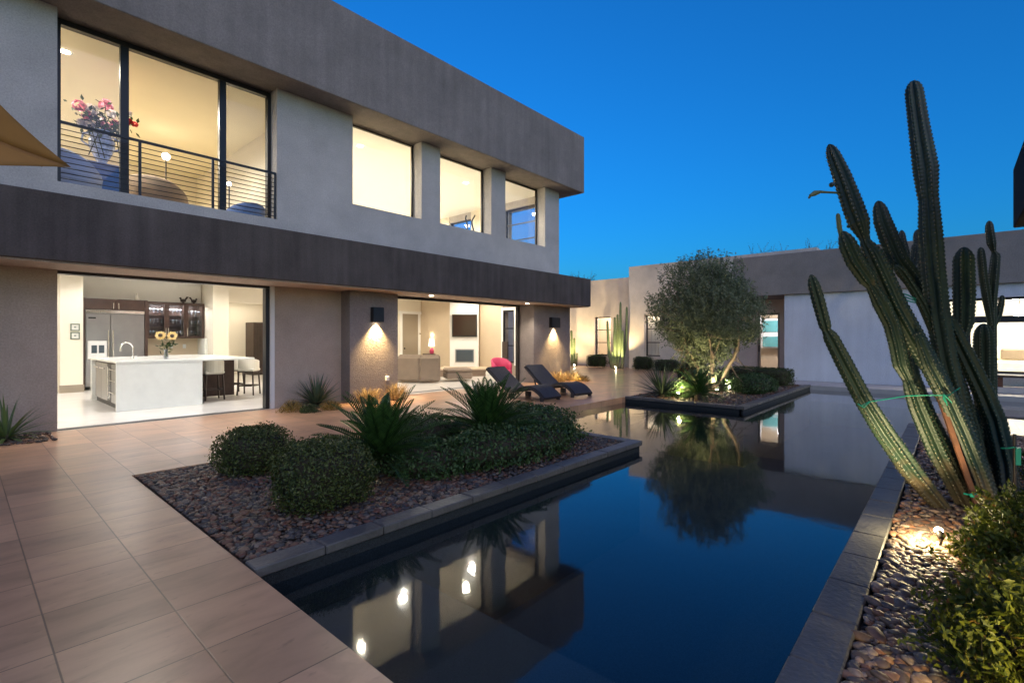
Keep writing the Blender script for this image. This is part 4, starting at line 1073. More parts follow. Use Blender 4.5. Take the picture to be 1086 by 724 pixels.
o = b.build('shelf_unit', [M['white_pl'], plain('teal_paint', (.10, .34, .36), .6)]); tag(o, 'white and teal shelf unit glimpsed through the glass courtyard door', 'shelf')

# guest wing
gw = thing('guest_wing', 'low guest wing with dark overhanging fascia and pale wall beyond the pool', 'building', (20, 0, 0))
b = MB(); b.box(18.86, 27, -9, 5.99, 2.925, 4.33, bev=.012); b.build('fascia', M['wing_fascia'], gw)
b = MB(); b.box(19.0, 19.3, .18, 4.33, 0, 2.92); b.box(19.3, 21.0, 4.05, 4.33, 0, 2.92); b.build('wall', M['white_stucco'], gw)
WY0 = -8.0
b = MB(); b.box(19.0, 19.3, WY0, .178, 0, .46); b.box(19.0, 19.3, WY0, .178, 2.56, 2.92); b.box(19.0, 19.3, -9, WY0, 0, 2.92); b.build('wall', M['white_stucco'], gw)
windowx(19.1, WY0+.005, .175, .462, 2.558, gw, fr=.07, mull=(-.35, -2.6, -5.2), trans=(1.95,), m=M['bronze'], depth=.09)
MB().box(19.08, 19.2, WY0+.07, .1, 1.87, 2.05).build('transom', M['bronze'], gw)
b = MB(); b.box(19.3, 25, WY0, .17, -.1, .2, 0); b.box(24.9, 25, WY0, .17, .2, 2.9); b.box(19.3, 24.9, .05, .17, .2, 2.9); b.box(19.3, 24.9, WY0-.12, WY0, .2, 2.9); b.build('wall', M['int_white'], gw)
ps = thing('sofa', 'white sofa inside the bright guest wing window', 'sofa', (20.6, -2.2, .2))
MB().box(20.2, 21.0, -4.0, -.9, .2, .78, bev=.06).build('seat', M['white_lea'], ps); MB().box(20.9, 21.2, -4.0, -.9, .78, 1.2, bev=.06).build('backrest', M['white_lea'], ps)
q = atx(1076, 350, 20.6)
o = MB().box(20.45, 20.62, q[1]-.25, q[1]+.3, .79, 1.14, bev=.05).build('cushion', M['taupe']); tag(o, 'dark patterned cushion on the white sofa in the guest wing', 'cushion')
bn = thing('bench', 'low dark wooden bench on the terrace below the guest wing window', 'bench', (18.6, -2.5, .14))
MB().box(18.35, 18.85, -4.5, -.75, .40, .46, bev=.01).build('seat', M['dark_wood'], bn)
for y in (-4.3, -2.6, -.95): MB().box(18.4, 18.8, y-.05, y+.05, .14, .40).build('leg', M['stake'], bn)
for k, y in enumerate((-1.42, -3.1)):
    q = np.array((20.0, y, 2.22))
    t = thing('pendant_lamp', ('bright pendant lamp in the guest wing window beside the cactus' if k == 0 else 'bright pendant lamp at the far right edge of the guest wing window'), 'lamp', q, 'pendant lamps in the guest wing')
    MB().ball(q, .17 if k == 0 else .13, 14, 9).build('bulb', M['glow_hot'], t)
    MB().tube([q+np.array((0, 0, .12)), (q[0], q[1], 2.9)], .008, 6).build('cord', M['black'], t)
for y in (-1.3, -4): lamp('POINT', 'guest_bulb', (21.5, y, 2.5), 50, (1, .88, .70), shadow_soft_size=.2)

# pavilion roof at the right edge
pv = thing('pavilion', 'corner of a dark flat pavilion roof at the upper right edge', 'pavilion', (5, -2.5, 0))
c = at(1074.5, 242, 5.2)
MB().box(c[0]-5.0, c[0], c[1]-4.2, c[1], c[2], c[2]+.62, bev=.01).build('roof', M['pav_dark'], pv)
MB().box(c[0]-4.9, c[0]-.1, c[1]-4.1, c[1]-.1, c[2]-.03, c[2]-.002).build('soffit', M['pav_gold'], pv)
for x in (c[0]-4.6, c[0]-.5): MB().box(x-.12, x+.12, c[1]-3.9, c[1]-3.66, 0, c[2]-.032).build('post', M['wing_fascia'], pv)

# patio umbrella at the left edge
ub = thing('patio_umbrella', 'tan canvas patio umbrella whose drooping corner enters at the left edge', 'umbrella', tuple(np.r_[at(-190, 300, 3.3)[:2], 0]))
T = at(75, 177, 4.3); A_ = at(-110, -45, 3.5); B_ = at(-160, 176, 3.1); Hb = at(-190, 60, 3.3); Dd = Hb*2-T; Dd[2] = T[2]-.1
def panel(b, P, Q, C_, sag=.16, n=14):
    V = []; fs = []
    for i in range(n+1):
        for j in range(n+1-i):
            u, v = i/n, j/n; w_ = 1-u-v
            p_ = P*u+Q*v+C_*w_
            e = 4*u*v; p_ = p_+(C_-(P+Q)/2)*e*sag*(1) - np.array((0, 0, .05))*4*w_*(u+v)
            V.append(p_)
    idx = {}; k = 0
    for i in range(n+1):
        for j in range(n+1-i): idx[(i, j)] = k; k += 1
    for i in range(n):
        for j in range(n-i):
            fs.append((idx[(i, j)], idx[(i+1, j)], idx[(i, j+1)]))
            if j < n-i-1: fs.append((idx[(i+1, j)], idx[(i+1, j+1)], idx[(i, j+1)]))
    b.add(V, fs, 0, True)
b = MB(); panel(b, T, A_, Hb); panel(b, A_, Dd, Hb); panel(b, Dd, B_, Hb); panel(b, B_, T, Hb, .015)
cn = b.build('canopy', M['umb'], ub); md = cn.modifiers.new('Solidify', 'SOLIDIFY'); md.thickness = .004
for P in (T, A_, B_, Dd):
    MB().tube([Hb-np.array((0, 0, .08)), P*.55+Hb*.45-np.array((0, 0, .12)), P*.86+Hb*.14-np.array((0, 0, .085))], .022, 6).build('rib', M['dark_wood'], ub)
MB().tube([(Hb[0], Hb[1], 0), (Hb[0], Hb[1], Hb[2]+.05)], .03, 12).build('pole', M['dark_wood'], ub)
MB().lathe([(0, 0), (.3, 0), (.3, .06), (.06, .10), (.05, .25)], (Hb[0], Hb[1], 0), 22).build('base', M['bronze'], ub)

# ================================================================== LOUNGERS
def lounger():
    t = thing('sun_lounger', 'x', 'sun lounger', (0, 0, 0), 'pool loungers on the patio')
    prof = np.array([(0, .06), (.12, .17), (.30, .26), (.52, .29), (.72, .24), (.90, .17), (1.06, .15), (1.2, .21), (1.42, .35), (1.64, .51), (1.86, .67)])
    # smooth the profile
    s_ = np.linspace(0, len(prof)-1, 60); ii = np.arange(len(prof))
    P = np.stack([np.interp(s_, ii, prof[:, 0]), np.interp(s_, ii, prof[:, 1])], -1)
    for _ in range(6): P[1:-1] = (P[:-2]+P[1:-1]*2+P[2:])/4
    T_ = np.gradient(P, axis=0); T_ /= np.linalg.norm(T_, axis=1)[:, None]; Nn = np.stack([-T_[:, 1], T_[:, 0]], -1)
    W = .33
    def shell(off0, off1, w, name, m):
        V = []; fs = []
        for k in range(len(P)):
            a = P[k]+Nn[k]*off0; b_ = P[k]+Nn[k]*off1
            V += [(-w, a[0], a[1]), (w, a[0], a[1]), (w, b_[0], b_[1]), (-w, b_[0], b_[1])]
        for k in range(len(P)-1):
            for j in range(4): fs.append((4*k+j, 4*k+(j+1) % 4, 4*k+4+(j+1) % 4, 4*k+4+j))
        fs += [(3, 2, 1, 0), tuple(4*(len(P)-1)+j for j in range(4))]
        MB().add(V, fs).build(name, m, t)
    shell(-.025, .025, W, 'body', M['wicker'])
    shell(.027, .05, W-.03, 'pad', M['wicker'])
    for x in (-W+.03, W-.03):
        b = MB()
        b.prism([(x-.025, .02), (x+.025, .02), (x+.025, .10), (x-.025, .10)], 0, .12)
        b.box(x-.025, x+.025, .92, 1.08, 0, .12)
        b.tube([(x, 1.48, .37), (x, 1.42, .20), (x, 1.30, .0)], .022, 6)
        b.build('leg', M['wicker'], t)
    return t
l1 = lounger(); l2 = copy_tree(l1)
l1['label'] = 'dark wicker wave lounger behind the sago palm, nearer the camera'; l2['label'] = 'dark wicker wave lounger beside the pool edge, nearer the far pier'
l1.location = (9.08, 6.86, 0); l1.rotation_euler.z = R(-2); l2.location = (10.2, 6.76, 0); l2.rotation_euler.z = R(-10)

# ================================================================== PLANTS
def leaves(mb, C, Nn, size, aspect=.45, tilt=.7, seed=0, mat_i=0, fold=.15):
    """diamond leaves at centres C, roughly facing Nn"""
    g = np.random.default_rng(seed); n = len(C)
    size = np.broadcast_to(size, (n,))*g.uniform(.7, 1.3, n)
    nr = Nn + g.normal(0, tilt, (n, 3)); nr /= np.linalg.norm(nr, axis=1)[:, None]+1e-9
    t = g.normal(0, 1, (n, 3)); t -= nr*(t*nr).sum(1)[:, None]; t /= np.linalg.norm(t, axis=1)[:, None]+1e-9
    w = np.cross(nr, t); s = size[:, None]
    V = np.stack([C-t*s*.5, C+w*s*aspect*.5+nr*s*fold*.3, C+t*s*.5, C-w*s*aspect*.5+nr*s*fold*.3], 1)
    mb.add(V.reshape(-1, 3), (np.arange(n)[:, None]*4+np.arange(4)[None]), mat_i)

def lump(D, seed, amp):
    g = np.random.default_rng(seed); k = g.normal(size=(9, 3))*np.array([2.5]*4+[5.5]*5)[:, None]; ph = g.uniform(0, 6.28, 9)
    return 1+amp*(np.sin(D @ k.T+ph)*np.array([1]*4+[.6]*5)).sum(1)/3

def bush(name, c, rx, ry, rz, n, leaf, m, label, cat='shrub', group=None, seed=0, amp=.08, box=0.0, flat=0.0, tilt=.7, aspect=.5, layers=.16, rot=0.0, stray=.06):
    g = np.random.default_rng(seed); c = np.asarray(c, float)
    t = thing(name, label, cat, (c[0], c[1], 0), group)
    D = g.normal(size=(n, 3)); D /= np.linalg.norm(D, axis=1)[:, None]; D[:, 2] = np.where(D[:, 2] < -.75, -D[:, 2], D[:, 2])
    pw = 2+box*10
    S = D/(np.abs(D)**pw).sum(1)[:, None]**(1/pw)
    r = lump(D, seed+1, amp)*(1-np.abs(g.normal(0, layers, n))); r += np.where(g.random(n) < stray, g.uniform(0, .05+stray, n), 0)
    P = S*r[:, None]*np.array((rx, ry, rz)); P = rotz(P, rot)+c; keep = P[:, 2] > .01; P = P[keep]; Dn = rotz(D[keep], rot)
    b = MB(); leaves(b, P, Dn, leaf, aspect, tilt, seed+2); b.build('foliage', m, t)
    b = MB(); b.ball((0, 0, 0), 1, 20, 13, 0, 1, 1, 1, .04, seed); Q = b.V[0]; Q = Q/(np.abs(Q)**pw).sum(1)[:, None]**(1/pw)*np.array((rx, ry, rz))*.80
    Q = rotz(Q, rot)+c; Q[:, 2] = np.maximum(Q[:, 2], -.02); b.V[0] = Q
    b.build('stem', M['twig'], t)  # added dark core, not stems; blocks the view through the foliage
    return t
# clipped round shrubs
c1 = ong(262, 509); c2 = ong(334, 549)
bush('round_shrub', (c1[0]+.20, c1[1]+.34, .21), .37, .38, .26, 9000, .030, M['boxwood'], 'low clipped round shrub on the pebbles, the farther and smaller of two', group='clipped shrubs on the pebbles', seed=11, box=.08, stray=.10)
bush('round_shrub', (c2[0]+.21, c2[1]+.27, .26), .40, .40, .30, 13000, .028, M['boxwood'], 'clipped round shrub on the pebbles, nearest to the camera', group='clipped shrubs on the pebbles', seed=12, box=.13, stray=.10)
# ground cover along the coping
bush('ground_cover', (4.55, 4.06, .14), 1.25, .48, .24, 9000, .048, M['ground_leaf'], 'low leafy ground cover in front of the two sago palms', 'ground cover', seed=21, amp=.20, tilt=.9, layers=.22, stray=.14)
bush('ground_cover', (5.45, 4.55, .17), .80, .70, .30, 7500, .048, M['ground_leaf'], 'low leafy ground cover at the tip of the pebble bed', 'ground cover', seed=22, amp=.20, tilt=.9, layers=.22, stray=.14)
bush('ground_cover', (4.05, 5.25, .16), .75, .6, .26, 4500, .042, M['ground_leaf'], 'low leafy ground cover behind and between the two sago palms', 'ground cover', seed=23, amp=.20, tilt=.9, layers=.22, stray=.14)

bush('ground_cover', (3.42, 4.38, .10), .55, .52, .22, 4200, .046, M['ground_leaf'], 'small patch of ground cover at the foot of the first sago palm', 'ground cover', seed=24, amp=.2, tilt=.9, layers=.22, stray=.14)

def sago(x, y, z0, size, nf, seed, label, name='sago_palm', m='sago', trunk=.18, lean=1.0):
    g = random.Random(seed); t = thing(name, label, 'palm', (x, y, z0), 'sago palms')
    b = MB(); prof = [(.11*size, 0), (.12*size, trunk*.5), (.10*size, trunk), (.04*size, trunk+.08), (0, trunk+.1)]
    b.lathe(prof, (x, y, z0), 14); b.build('trunk', M['sagobark'], t)
    b = MB(); Vs = []; Fs = []
    for k in range(nf):
        az = 2.399963*k+g.uniform(-.2, .2); q = (k+.5)/nf           # inner ones upright
        el0 = R(88-86*q)+g.uniform(-.06, .06); Lf = size*g.uniform(.85, 1.08)*(1.0 if q > .15 else .85)
        n = 26; pts = []; p_ = np.array((x, y, z0+trunk)); el = el0; hd = np.array((cos(az), sin(az), 0))
        for i in range(n):
            pts.append(p_.copy()); el -= (R(32)*lean*(0.5+q))/n; p_ = p_+(hd*cos(el)+np.array((0, 0, sin(el))))*Lf/n
        pts = np.array(pts); b.tube(pts, np.linspace(.009, .003, n)*size*1.2, 5)
        side = np.array((-sin(az), cos(az), 0))
        for i in np.linspace(3, n-1, 30):
            i0 = int(i); fr_ = i-i0; i1 = min(i0+1, n-1); q0 = pts[i0]*(1-fr_)+pts[i1]*fr_
            tg = pts[i1]-pts[i0-1]; tg /= np.linalg.norm(tg); up = np.cross(side, tg)
            u = i/n; ll = size*.14*(math.sin(pi*min(1, .12+u*.92))**.7)+.01
            for s_ in (-1, 1):
                d = side*s_*.74+tg*.58+up*.32*(-1 if up[2] < 0 else 1); d /= np.linalg.norm(d)
                wv = np.cross(d, up); wv /= np.linalg.norm(wv); wv *= .0082*size*1.3
                tip = q0+d*ll; mid = q0+d*ll*.5+np.array((0, 0, .006*size))
                o_ = len(Vs); Vs += [q0, mid+wv, tip, mid-wv]; Fs.append((o_, o_+1, o_+2, o_+3))
    b.add(Vs, np.array(Fs)); b.build('crown', M[m], t)
c = ong(405, 507); sago(c[0]+.10, c[1]+.16, 0, .84, 70, 1, 'sago palm with stiff feathery fronds right behind the nearest clipped shrub', trunk=.17)
c = ong(517, 478); sago(c[0]+.05, c[1]+.05, 0, .88, 70, 2, 'sago palm with stiff feathery fronds in front of the loungers', trunk=.20)
c = ong(741, 424); sago(c[0], c[1], 0, .78, 36, 3, 'sago palm in the island bed, lit yellow by the spotlight', trunk=.12, lean=1.3)
c = ong(773, 415); sago(c[0]+.3, c[1]+.3, 0, .68, 34, 4, 'sago palm right of the olive trunks in the island bed', trunk=.12, lean=1.2)

def rosette(name, x, y, z0, L0, n, wid, m, label, seed, el_hi=88, el_lo=5, droop=25, cat='plant', group=None):
    g = random.Random(seed); t = thing(name, label, cat, (x, y, z0), group); b = MB()
    for k in range(n):
        az = 2.399963*k+g.uniform(-.25, .25); q = (k+.5)/n; el = R(el_hi+(el_lo-el_hi)*q**.85)+g.uniform(-.1, .1)
        Lf = L0*g.uniform(.78, 1.05); hd = np.array((cos(az), sin(az), 0)); side = np.array((-sin(az), cos(az), 0)); m_ = 7
        p_ = np.array((x, y, z0+.05))+hd*.03; V = []
        for i in range(m_+1):
            u = i/m_; w_ = wid*(.55+1.4*u if u < .3 else (1-u)/.7*.97+.02)*.5
            up = np.array((0, 0, cos(el)))-hd*sin(el)
            V += [p_-side*w_+up*w_*.35, p_, p_+side*w_+up*w_*.35]
            el -= R(droop)*(.3+q)/m_; p_ = p_+(hd*cos(el)+np.array((0, 0, sin(el))))*Lf/m_
        fs = []
        for i in range(m_):
            fs += [(3*i, 3*i+1, 3*i+4, 3*i+3), (3*i+1, 3*i+2, 3*i+5, 3*i+4)]
        V = np.array(V); V[:, 2] = np.maximum(V[:, 2], z0+.004); b.add(V, fs, 0, True)
    b.build('blade', M[m], t)
    MB().lathe([(.05, -.02), (.07, .03), (.04, .10), (0, .12)], (x, y, z0), 12).build('crown_base', M['twig'], t)
    return t
c = ong(12, 468); rosette('agave', c[0]-.05, c[1]+.05, 0, .68, 42, .05, 'agave', 'spiky green agave at the left edge by the kitchen wall', 5, 85, -8, 40)
c = ong(337, 431); rosette('yucca', c[0], c[1]+.05, 0, .70, 90, .05, 'yucca', 'round spiky yucca against the wall between kitchen and pier', 6, 88, 4, 12)
c = ong(700, 421); rosette('yucca', c[0]+.1, c[1], 0, .92, 70, .05, 'yucca', 'tall spiky yucca at the near left corner of the island bed', 7, 88, 5, 15)
c = at(757, 405, 13.0); rosette('yucca', c[0]+.3, c[1], 0, .8, 46, .05, 'yucca', 'spiky yucca standing at the foot of the olive trunks', 8, 88, 10, 15)

def grass(x, y, r, h, n, m, label, seed, cat='grass clump', group='gold grass clumps by the piers', name='grass_clump'):
    g = np.random.default_rng(seed); b = MB(); V = []
    for k in range(n):
        a = g.uniform(0, 2*pi); q = math.sqrt(g.random()); p_ = np.array((x+q*r*.5*cos(a), y+q*r*.5*sin(a), 0.0))
        a2 = a+g.normal(0, .6); hd = np.array((cos(a2), sin(a2), 0)); el = R(88-75*q*g.random()); Lf = h*g.uniform(.35, 1.35); sd = np.array((-sin(a2), cos(a2), 0))*.004
        p1 = p_+(hd*cos(el)+np.array((0, 0, sin(el))))*Lf*.6; p2 = p1+(hd*cos(el-.5)+np.array((0, 0, sin(el-.5))))*Lf*.4
        V += [p_-sd, p_+sd, p1+sd, p1-sd]; V += [p1-sd*1.5, p1+sd*1.5, p2+sd*.3, p2-sd*.3]
    V = np.array(V); b.add(V, np.arange(len(V)).reshape(-1, 4)); o = b.build(name, m, origin=(x, y, 0)); tag(o, label, cat, group)
    return o
def gold_shrub(px, py, r, h, label, seed, m='goldgreen', lf=.03):
    c = ong(px, py); n = 1500; g = np.random.default_rng(seed)
    t = thing('gold_shrub', label, 'shrub', (c[0], c[1], 0), 'gold shrubs along the house wall')
    D = g.normal(size=(n, 3)); D /= np.linalg.norm(D, axis=1)[:, None]; D[:, 2] = abs(D[:, 2]); P = D*(lump(D, seed, .2)*g.uniform(.5, 1.05, n))[:, None]*np.array((r, r, h))+np.array((c[0], c[1], 0))
    b = MB(); leaves(b, P, D, lf, .35, .9, seed); b.build('foliage', M[m], t)
    b = MB()
    for k in range(24):
        a = g.uniform(0, 6.28); b.tube([(c[0], c[1], 0), (c[0]+r*.7*cos(a)*g.random(), c[1]+r*.7*sin(a)*g.random(), h*.9)], .004, 4)
    b.build('stem', M['twig'], t)
gold_shrub(309, 436, .24, .20, 'golden shrub at the corner of the kitchen opening', 31)
gold_shrub(327, 437, .20, .15, 'low green gold shrub in front of the wall yucca', 32, 'hedge')
gold_shrub(352, 434, .22, .17, 'golden shrub between the wall yucca and the near pier', 33)
grass(6.1, 9.75, .45, .30, 420, M['gold'], 'straw coloured grass clump left of the outlet on the near pier', 34)
grass(6.85, 9.72, .40, .36, 380, M['gold'], 'straw coloured grass clump under the outlet on the near pier', 35)
grass(13.2, 9.75, .5, .34, 460, M['gold'], 'straw coloured grass clump under the far wall lamp', 36)
grass(13.95, 9.65, .45, .30, 380, M['gold'], 'straw coloured grass clump behind the far lounger', 37)
gold_shrub(618, 404, .30, .20, 'rust coloured low shrub at the far corner of the house', 38)

# island bed and far hedges
bush('ground_cover', (14.2, 3.95, .20), 1.15, .5, .30, 6500, .055, M['ground_leaf'], 'low leafy ground cover along the island coping', 'ground cover', seed=41, amp=.12, tilt=.9)
bush('ground_cover', (12.0, 5.0, .12), .55, .6, .22, 2500, .055, M['ground_leaf'], 'low leafy ground cover around the island yucca', 'ground cover', seed=42, amp=.12, tilt=.9)
bush('hedge', (16.75, 4.15, .24), .62, .55, .27, 6000, .04, M['hedge'], 'square clipped hedge at the far end of the island bed', 'hedge', 'clipped box hedges', 43, box=.6)
bush('hedge', (16.6, 4.9, .26), .5, .5, .28, 4500, .04, M['hedge'], 'square clipped hedge behind the island hedge, near the glass door', 'hedge', 'clipped box hedges', 44, box=.6)
def hedge_px(px0, px1, X, h, label, seed):
    y1 = atx(px0, 385, X)[1]; y0 = atx(px1, 385, X)[1]
    bush('hedge', (X, (y0+y1)/2, h/2), .35, (y1-y0)/2, h/2, 4000, .045, M['hedge'], label, 'hedge', 'clipped box hedges', seed, box=.6)
hedge_px(624, 642, 20.6, .62, 'small clipped hedge below the left courtyard window', 45)
hedge_px(673, 691, 20.3, .60, 'small clipped hedge below the right courtyard window', 46)
hedge_px(694, 722, 20.0, .50, 'clipped hedge half hidden behind the tall island yucca', 47)
c = ong(731, 412)
bush('yellow_lit_shrub', (c[0]+.6, c[1]+.3, .35), .35, .35, .4, 900, .09, M['yellowlit'], 'yellow lit leafy shrub left of the olive trunks', seed=48, amp=.3, layers=.4)
c = at(736, 388, 14.3)
bush('red_shrub', (c[0], c[1], .55), .3, .3, .45, 700, .09, M['redleaf'], 'reddish leafed shrub behind the island sago palm', seed=49, amp=.3, layers=.4)

# olive tree
def olive():
    c = np.array((13.45, 4.78, 0)); t = thing('olive_tree', 'dense grey green multi trunk olive tree lit from below', 'tree', tuple(c))
    g = np.random.default_rng(5); ctr = np.array((13.35, 4.9, 1.98))
    tb = MB(); tips = []
    for k in range(6):
        a = k*1.05+.3; e = c+np.array((cos(a)*.75, sin(a)*.75, 1.15+.15*(k % 2)))
        m_ = c+np.array((cos(a)*.32, sin(a)*.32, .5)); e2 = ctr+np.array((cos(a)*.85, sin(a)*.85, .5*(k % 3-.6)))
        pts = np.array([c+np.array((cos(a)*.06, sin(a)*.06, -.03)), m_, e, e2])
        s_ = np.linspace(0, 3, 14); P = np.stack([np.interp(s_, range(4), pts[:, i]) for i in range(3)], -1)
        for _ in range(3): P[1:-1] = (P[:-2]+2*P[1:-1]+P[2:])/4
        P[1:-1] += g.normal(0, .012, (12, 3)); tb.tube(P, np.linspace(.065, .015, 14), 8)
        for j in range(7):
            i = g.integers(6, 13); d = P[i]-ctr+g.normal(0, .5, 3); d /= np.linalg.norm(d); tb.tube([P[i], P[i]+d*.35, P[i]+d*.7+np.array((0, 0, .12))], [.014, .009, .004], 5)
    tb.build('trunk', M['bark'], t)
    # sprigs: clusters of leaves along short shoots spread through a lumpy crown
    D = g.normal(size=(4200, 3)); D /= np.linalg.norm(D, axis=1)[:, None]
    r = lump(D, 77, .24)*(1-np.abs(g.normal(0, .34, 4200))).clip(.15, 1.1)
    S = np.array((1.32, 1.42, 1.36)); P = D*r[:, None]*S
    low = P[:, 2] < 0; P[low, 0] *= 1+.42*P[low, 2]/1.3; P[low, 1] *= 1+.42*P[low, 2]/1.3; P[low, 2] *= 1.08
    P += ctr
    # upright leading shoots break the outline
    top = g.normal(0, 1, (240, 2)); top = np.concatenate([top*np.array((.42, .42)), np.zeros((240, 1))], 1)+ctr+np.array((.1, .1, 1.15)); top[:, 2] += g.uniform(-.1, .46, 240)*np.exp(-((top[:, :2]-ctr[:2])**2).sum(1))
    P = np.concatenate([P, top]); D = np.concatenate([D, np.tile((0, 0, 1.0), (240, 1))])
    sh = MB(); C = []; Nn = []
    for p_, d in zip(P, D):
        dr_ = d*.55+np.array((0, 0, .75))+g.normal(0, .35, 3); dr_ /= np.linalg.norm(dr_); Ls = g.uniform(.16, .34)
        for u in np.linspace(0, 1, 11):
            C.append(p_+dr_*Ls*u+g.normal(0, .022, 3)); Nn.append(d*.6+g.normal(0, .5, 3))
    C = np.array(C); Nn = np.array(Nn); b = MB(); leaves(b, C, Nn, .085, .30, .6, 9); b.build('crown', M['olive'], t)
olive()
# bare desert trees beyond the roofs
def wispy(x, y, h, seed, label):
    g = random.Random(seed); t = thing('tree', label, 'tree', (x, y, -.06), 'wispy trees beyond the roofs'); b = MB(); C = []
    def br(p_, d, L_, r_, lv):
        q = p_+d*L_; b.tube([p_, (p_+q)/2+np.array([g.gauss(0, .03*L_) for _ in range(3)]), q], [r_, r_*.85, r_*.65], 5)
        if lv == 0: C.extend([p_+d*L_*u+np.array([g.gauss(0, .05) for _ in range(3)]) for u in np.linspace(.2, 1.1, 9)]); return
        for k in range(4):
            e = d+np.array((g.gauss(0, .55), g.gauss(0, .55), g.gauss(.12, .3))); e /= np.linalg.norm(e); br(q if k else (p_+q)/2, e, L_*g.uniform(.55, .8), r_*.6, lv-1)
    br(np.array((x, y, -.1)), np.array((0.05, 0, 1.0)), h*.36, .09, 4)
    b.build('trunk', M['bark'], t); b = MB(); C = np.array(C); leaves(b, C, np.random.default_rng(seed).normal(size=C.shape), .09, .4, 1, seed); b.build('crown', M['far_leaf'], t)
c = at(812, 260, 38); wispy(c[0], c[1], 9.5, 61, 'wispy tree showing above the roof left of the big cactus')
c = at(868, 258, 40); wispy(c[0], c[1], 10.2, 62, 'wispy tree showing above the dark fascia behind the big cactus')
c = at(610, 293, 40); wispy(c[0], c[1], 7.0, 63, 'wispy treetop showing beside the corner of the house')

# ---------------------------------------------------------------- cacti
def cactus_stem(t, pts, wid, ribs=7, m='cactus', name='stem', spines=True, seed=0, dens=26.0, tip=True):
    """pts: 3-D polyline from base to tip; wid: diameters; ribbed, notched surface with spine tufts"""
    pts = np.asarray(pts, float); wid = np.asarray(wid, float)
    seg = np.r_[0, np.cumsum(np.linalg.norm(np.diff(pts, axis=0), axis=1))]; Ltot = seg[-1]; n = max(10, int(Ltot*(120 if spines else 30)))
    s_ = np.linspace(0, Ltot, n); P = np.stack([np.interp(s_, seg, pts[:, i]) for i in range(3)], -1); Rr = np.interp(s_, seg, wid)/2
    for _ in range(4): P[1:-1] = (P[:-2]+2*P[1:-1]+P[2:])/4
    if tip:
        d_ = (Ltot-s_); rt_ = Rr[-1]*1.0; k = np.clip(d_/(1.3*Rr.max()), 0, 1); Rr = Rr*np.sqrt(np.clip(1-(1-k)**2, .02, 1))
    T_ = np.gradient(P, axis=0); T_ /= np.linalg.norm(T_, axis=1)[:, None]
    u = np.cross(T_[0], (.3, .9, .1)); na = ribs*6; th = np.arange(na)*2*pi/na; V = []; Sp = []
    ph = seed*1.3
    for i in range(n):
        u = u-T_[i]*(u @ T_[i]); u /= np.linalg.norm(u); w_ = np.cross(T_[i], u)
        cr = np.cos(ribs*th+ph)*.5+.5; notch = .055*np.cos(2*pi*s_[i]*dens)*cr**2
        rad = Rr[i]*(.60+.38*cr**1.1+notch)
        V.append(P[i]+rad[:, None]*(np.cos(th)[:, None]*u+np.sin(th)[:, None]*w_))
    b = MB(); V = np.concatenate(V); i = np.arange(n-1)[:, None]*na; j = np.arange(na)[None]
    b.add(V, np.stack([i+j, i+(j+1) % na, i+na+(j+1) % na, i+na+j], -1).reshape(-1, 4), 0, True)
    b.add(V[-na:], [tuple(range(na))], 0)
    if spines:
        g = np.random.default_rng(seed+3); sb = []; u = np.cross(T_[0], (.3, .9, .1)); step = 1/dens; nxt = step*.5; us = []
        for i in range(n):
            u = u-T_[i]*(u @ T_[i]); u /= np.linalg.norm(u); us.append(u.copy())
        for sp in np.arange(step*.5, Ltot-.01, step):
            i = min(n-1, int(sp/Ltot*(n-1))); u = us[i]; w_ = np.cross(T_[i], u)
            for k in range(ribs):
                a = (2*pi*k-ph)/ribs; d = cos(a)*u+sin(a)*w_; q = P[i]+d*Rr[i]*1.0; sd = np.cross(d, T_[i])
                if g.random() < .18: continue
                for _ in range(g.integers(2, 5)):
                    o_ = d+g.normal(0, .7, 3); o_ /= np.linalg.norm(o_); Ls = g.uniform(.008, .016); e = np.cross(o_, d+.01); e /= np.linalg.norm(e)+1e-9; e *= .0018
                    sb += [q-e, q+e, q+o_*Ls]
                sb += [q+sd*.005+d*.002, q-sd*.005+d*.002, q+T_[i]*.008+d*.004]
        sb = np.array(sb); b.add(sb, np.arange(len(sb)).reshape(-1, 3), 1)
    return b.build(name, [M[m], M['spine']], t)
big = thing('cactus', 'tall many stemmed cereus cactus tied with green tape beside the pool', 'cactus', tuple(np.r_[at(1035, 540, 4.35)[:2], 0]))
def stem(pl, d0, d1, seed, t=big, ribs=7, m='cactus', name='stem', dens=26.0, base=True):
    """pl: survey (px, py, width px) tip first; d0 depth at base, d1 depth at tip"""
    pl = pl[::-1]; n = len(pl); z = np.array([p_[1] for p_ in pl], float); u = (z[0]-z)/(z[0]-z[-1]+1e-9)
    d = d0+(d1-d0)*np.clip(u, 0, 1); P = np.array([at(p_[0], p_[1], d[i]) for i, p_ in enumerate(pl)]); W = np.array([p_[2]*d[i]/F for i, p_ in enumerate(pl)])
    if base:
        b0 = P[0].copy(); b0[2] = -.04
        if P[0][2] > .03: P = np.vstack([b0+ (P[0]-P[1])*np.array((.6, .6, 0)), P]); W = np.r_[W[0], W]
    return cactus_stem(t, P, W, ribs, m, name, True, seed, dens)
stem([(968, 86, 16), (975, 136, 19), (982, 180, 23), (984, 206, 19), (985, 212, 18), (987, 250, 22), (990, 290, 22), (995, 333, 22), (1003, 380, 21), (1016, 430, 20), (1032, 485, 20), (1046, 535, 20)], 4.40, 4.75, 1)
stem([(879, 153, 11), (886, 170, 15), (893, 187, 18), (905, 220, 21), (911, 236, 21), (917, 253, 10), (918, 257, 11), (925, 268, 19), (932, 283, 21), (950, 323, 21), (971, 361, 21), (990, 393, 20), (1014, 440, 20), (1036, 490, 19), (1052, 535, 18)], 4.15, 4.45, 2)
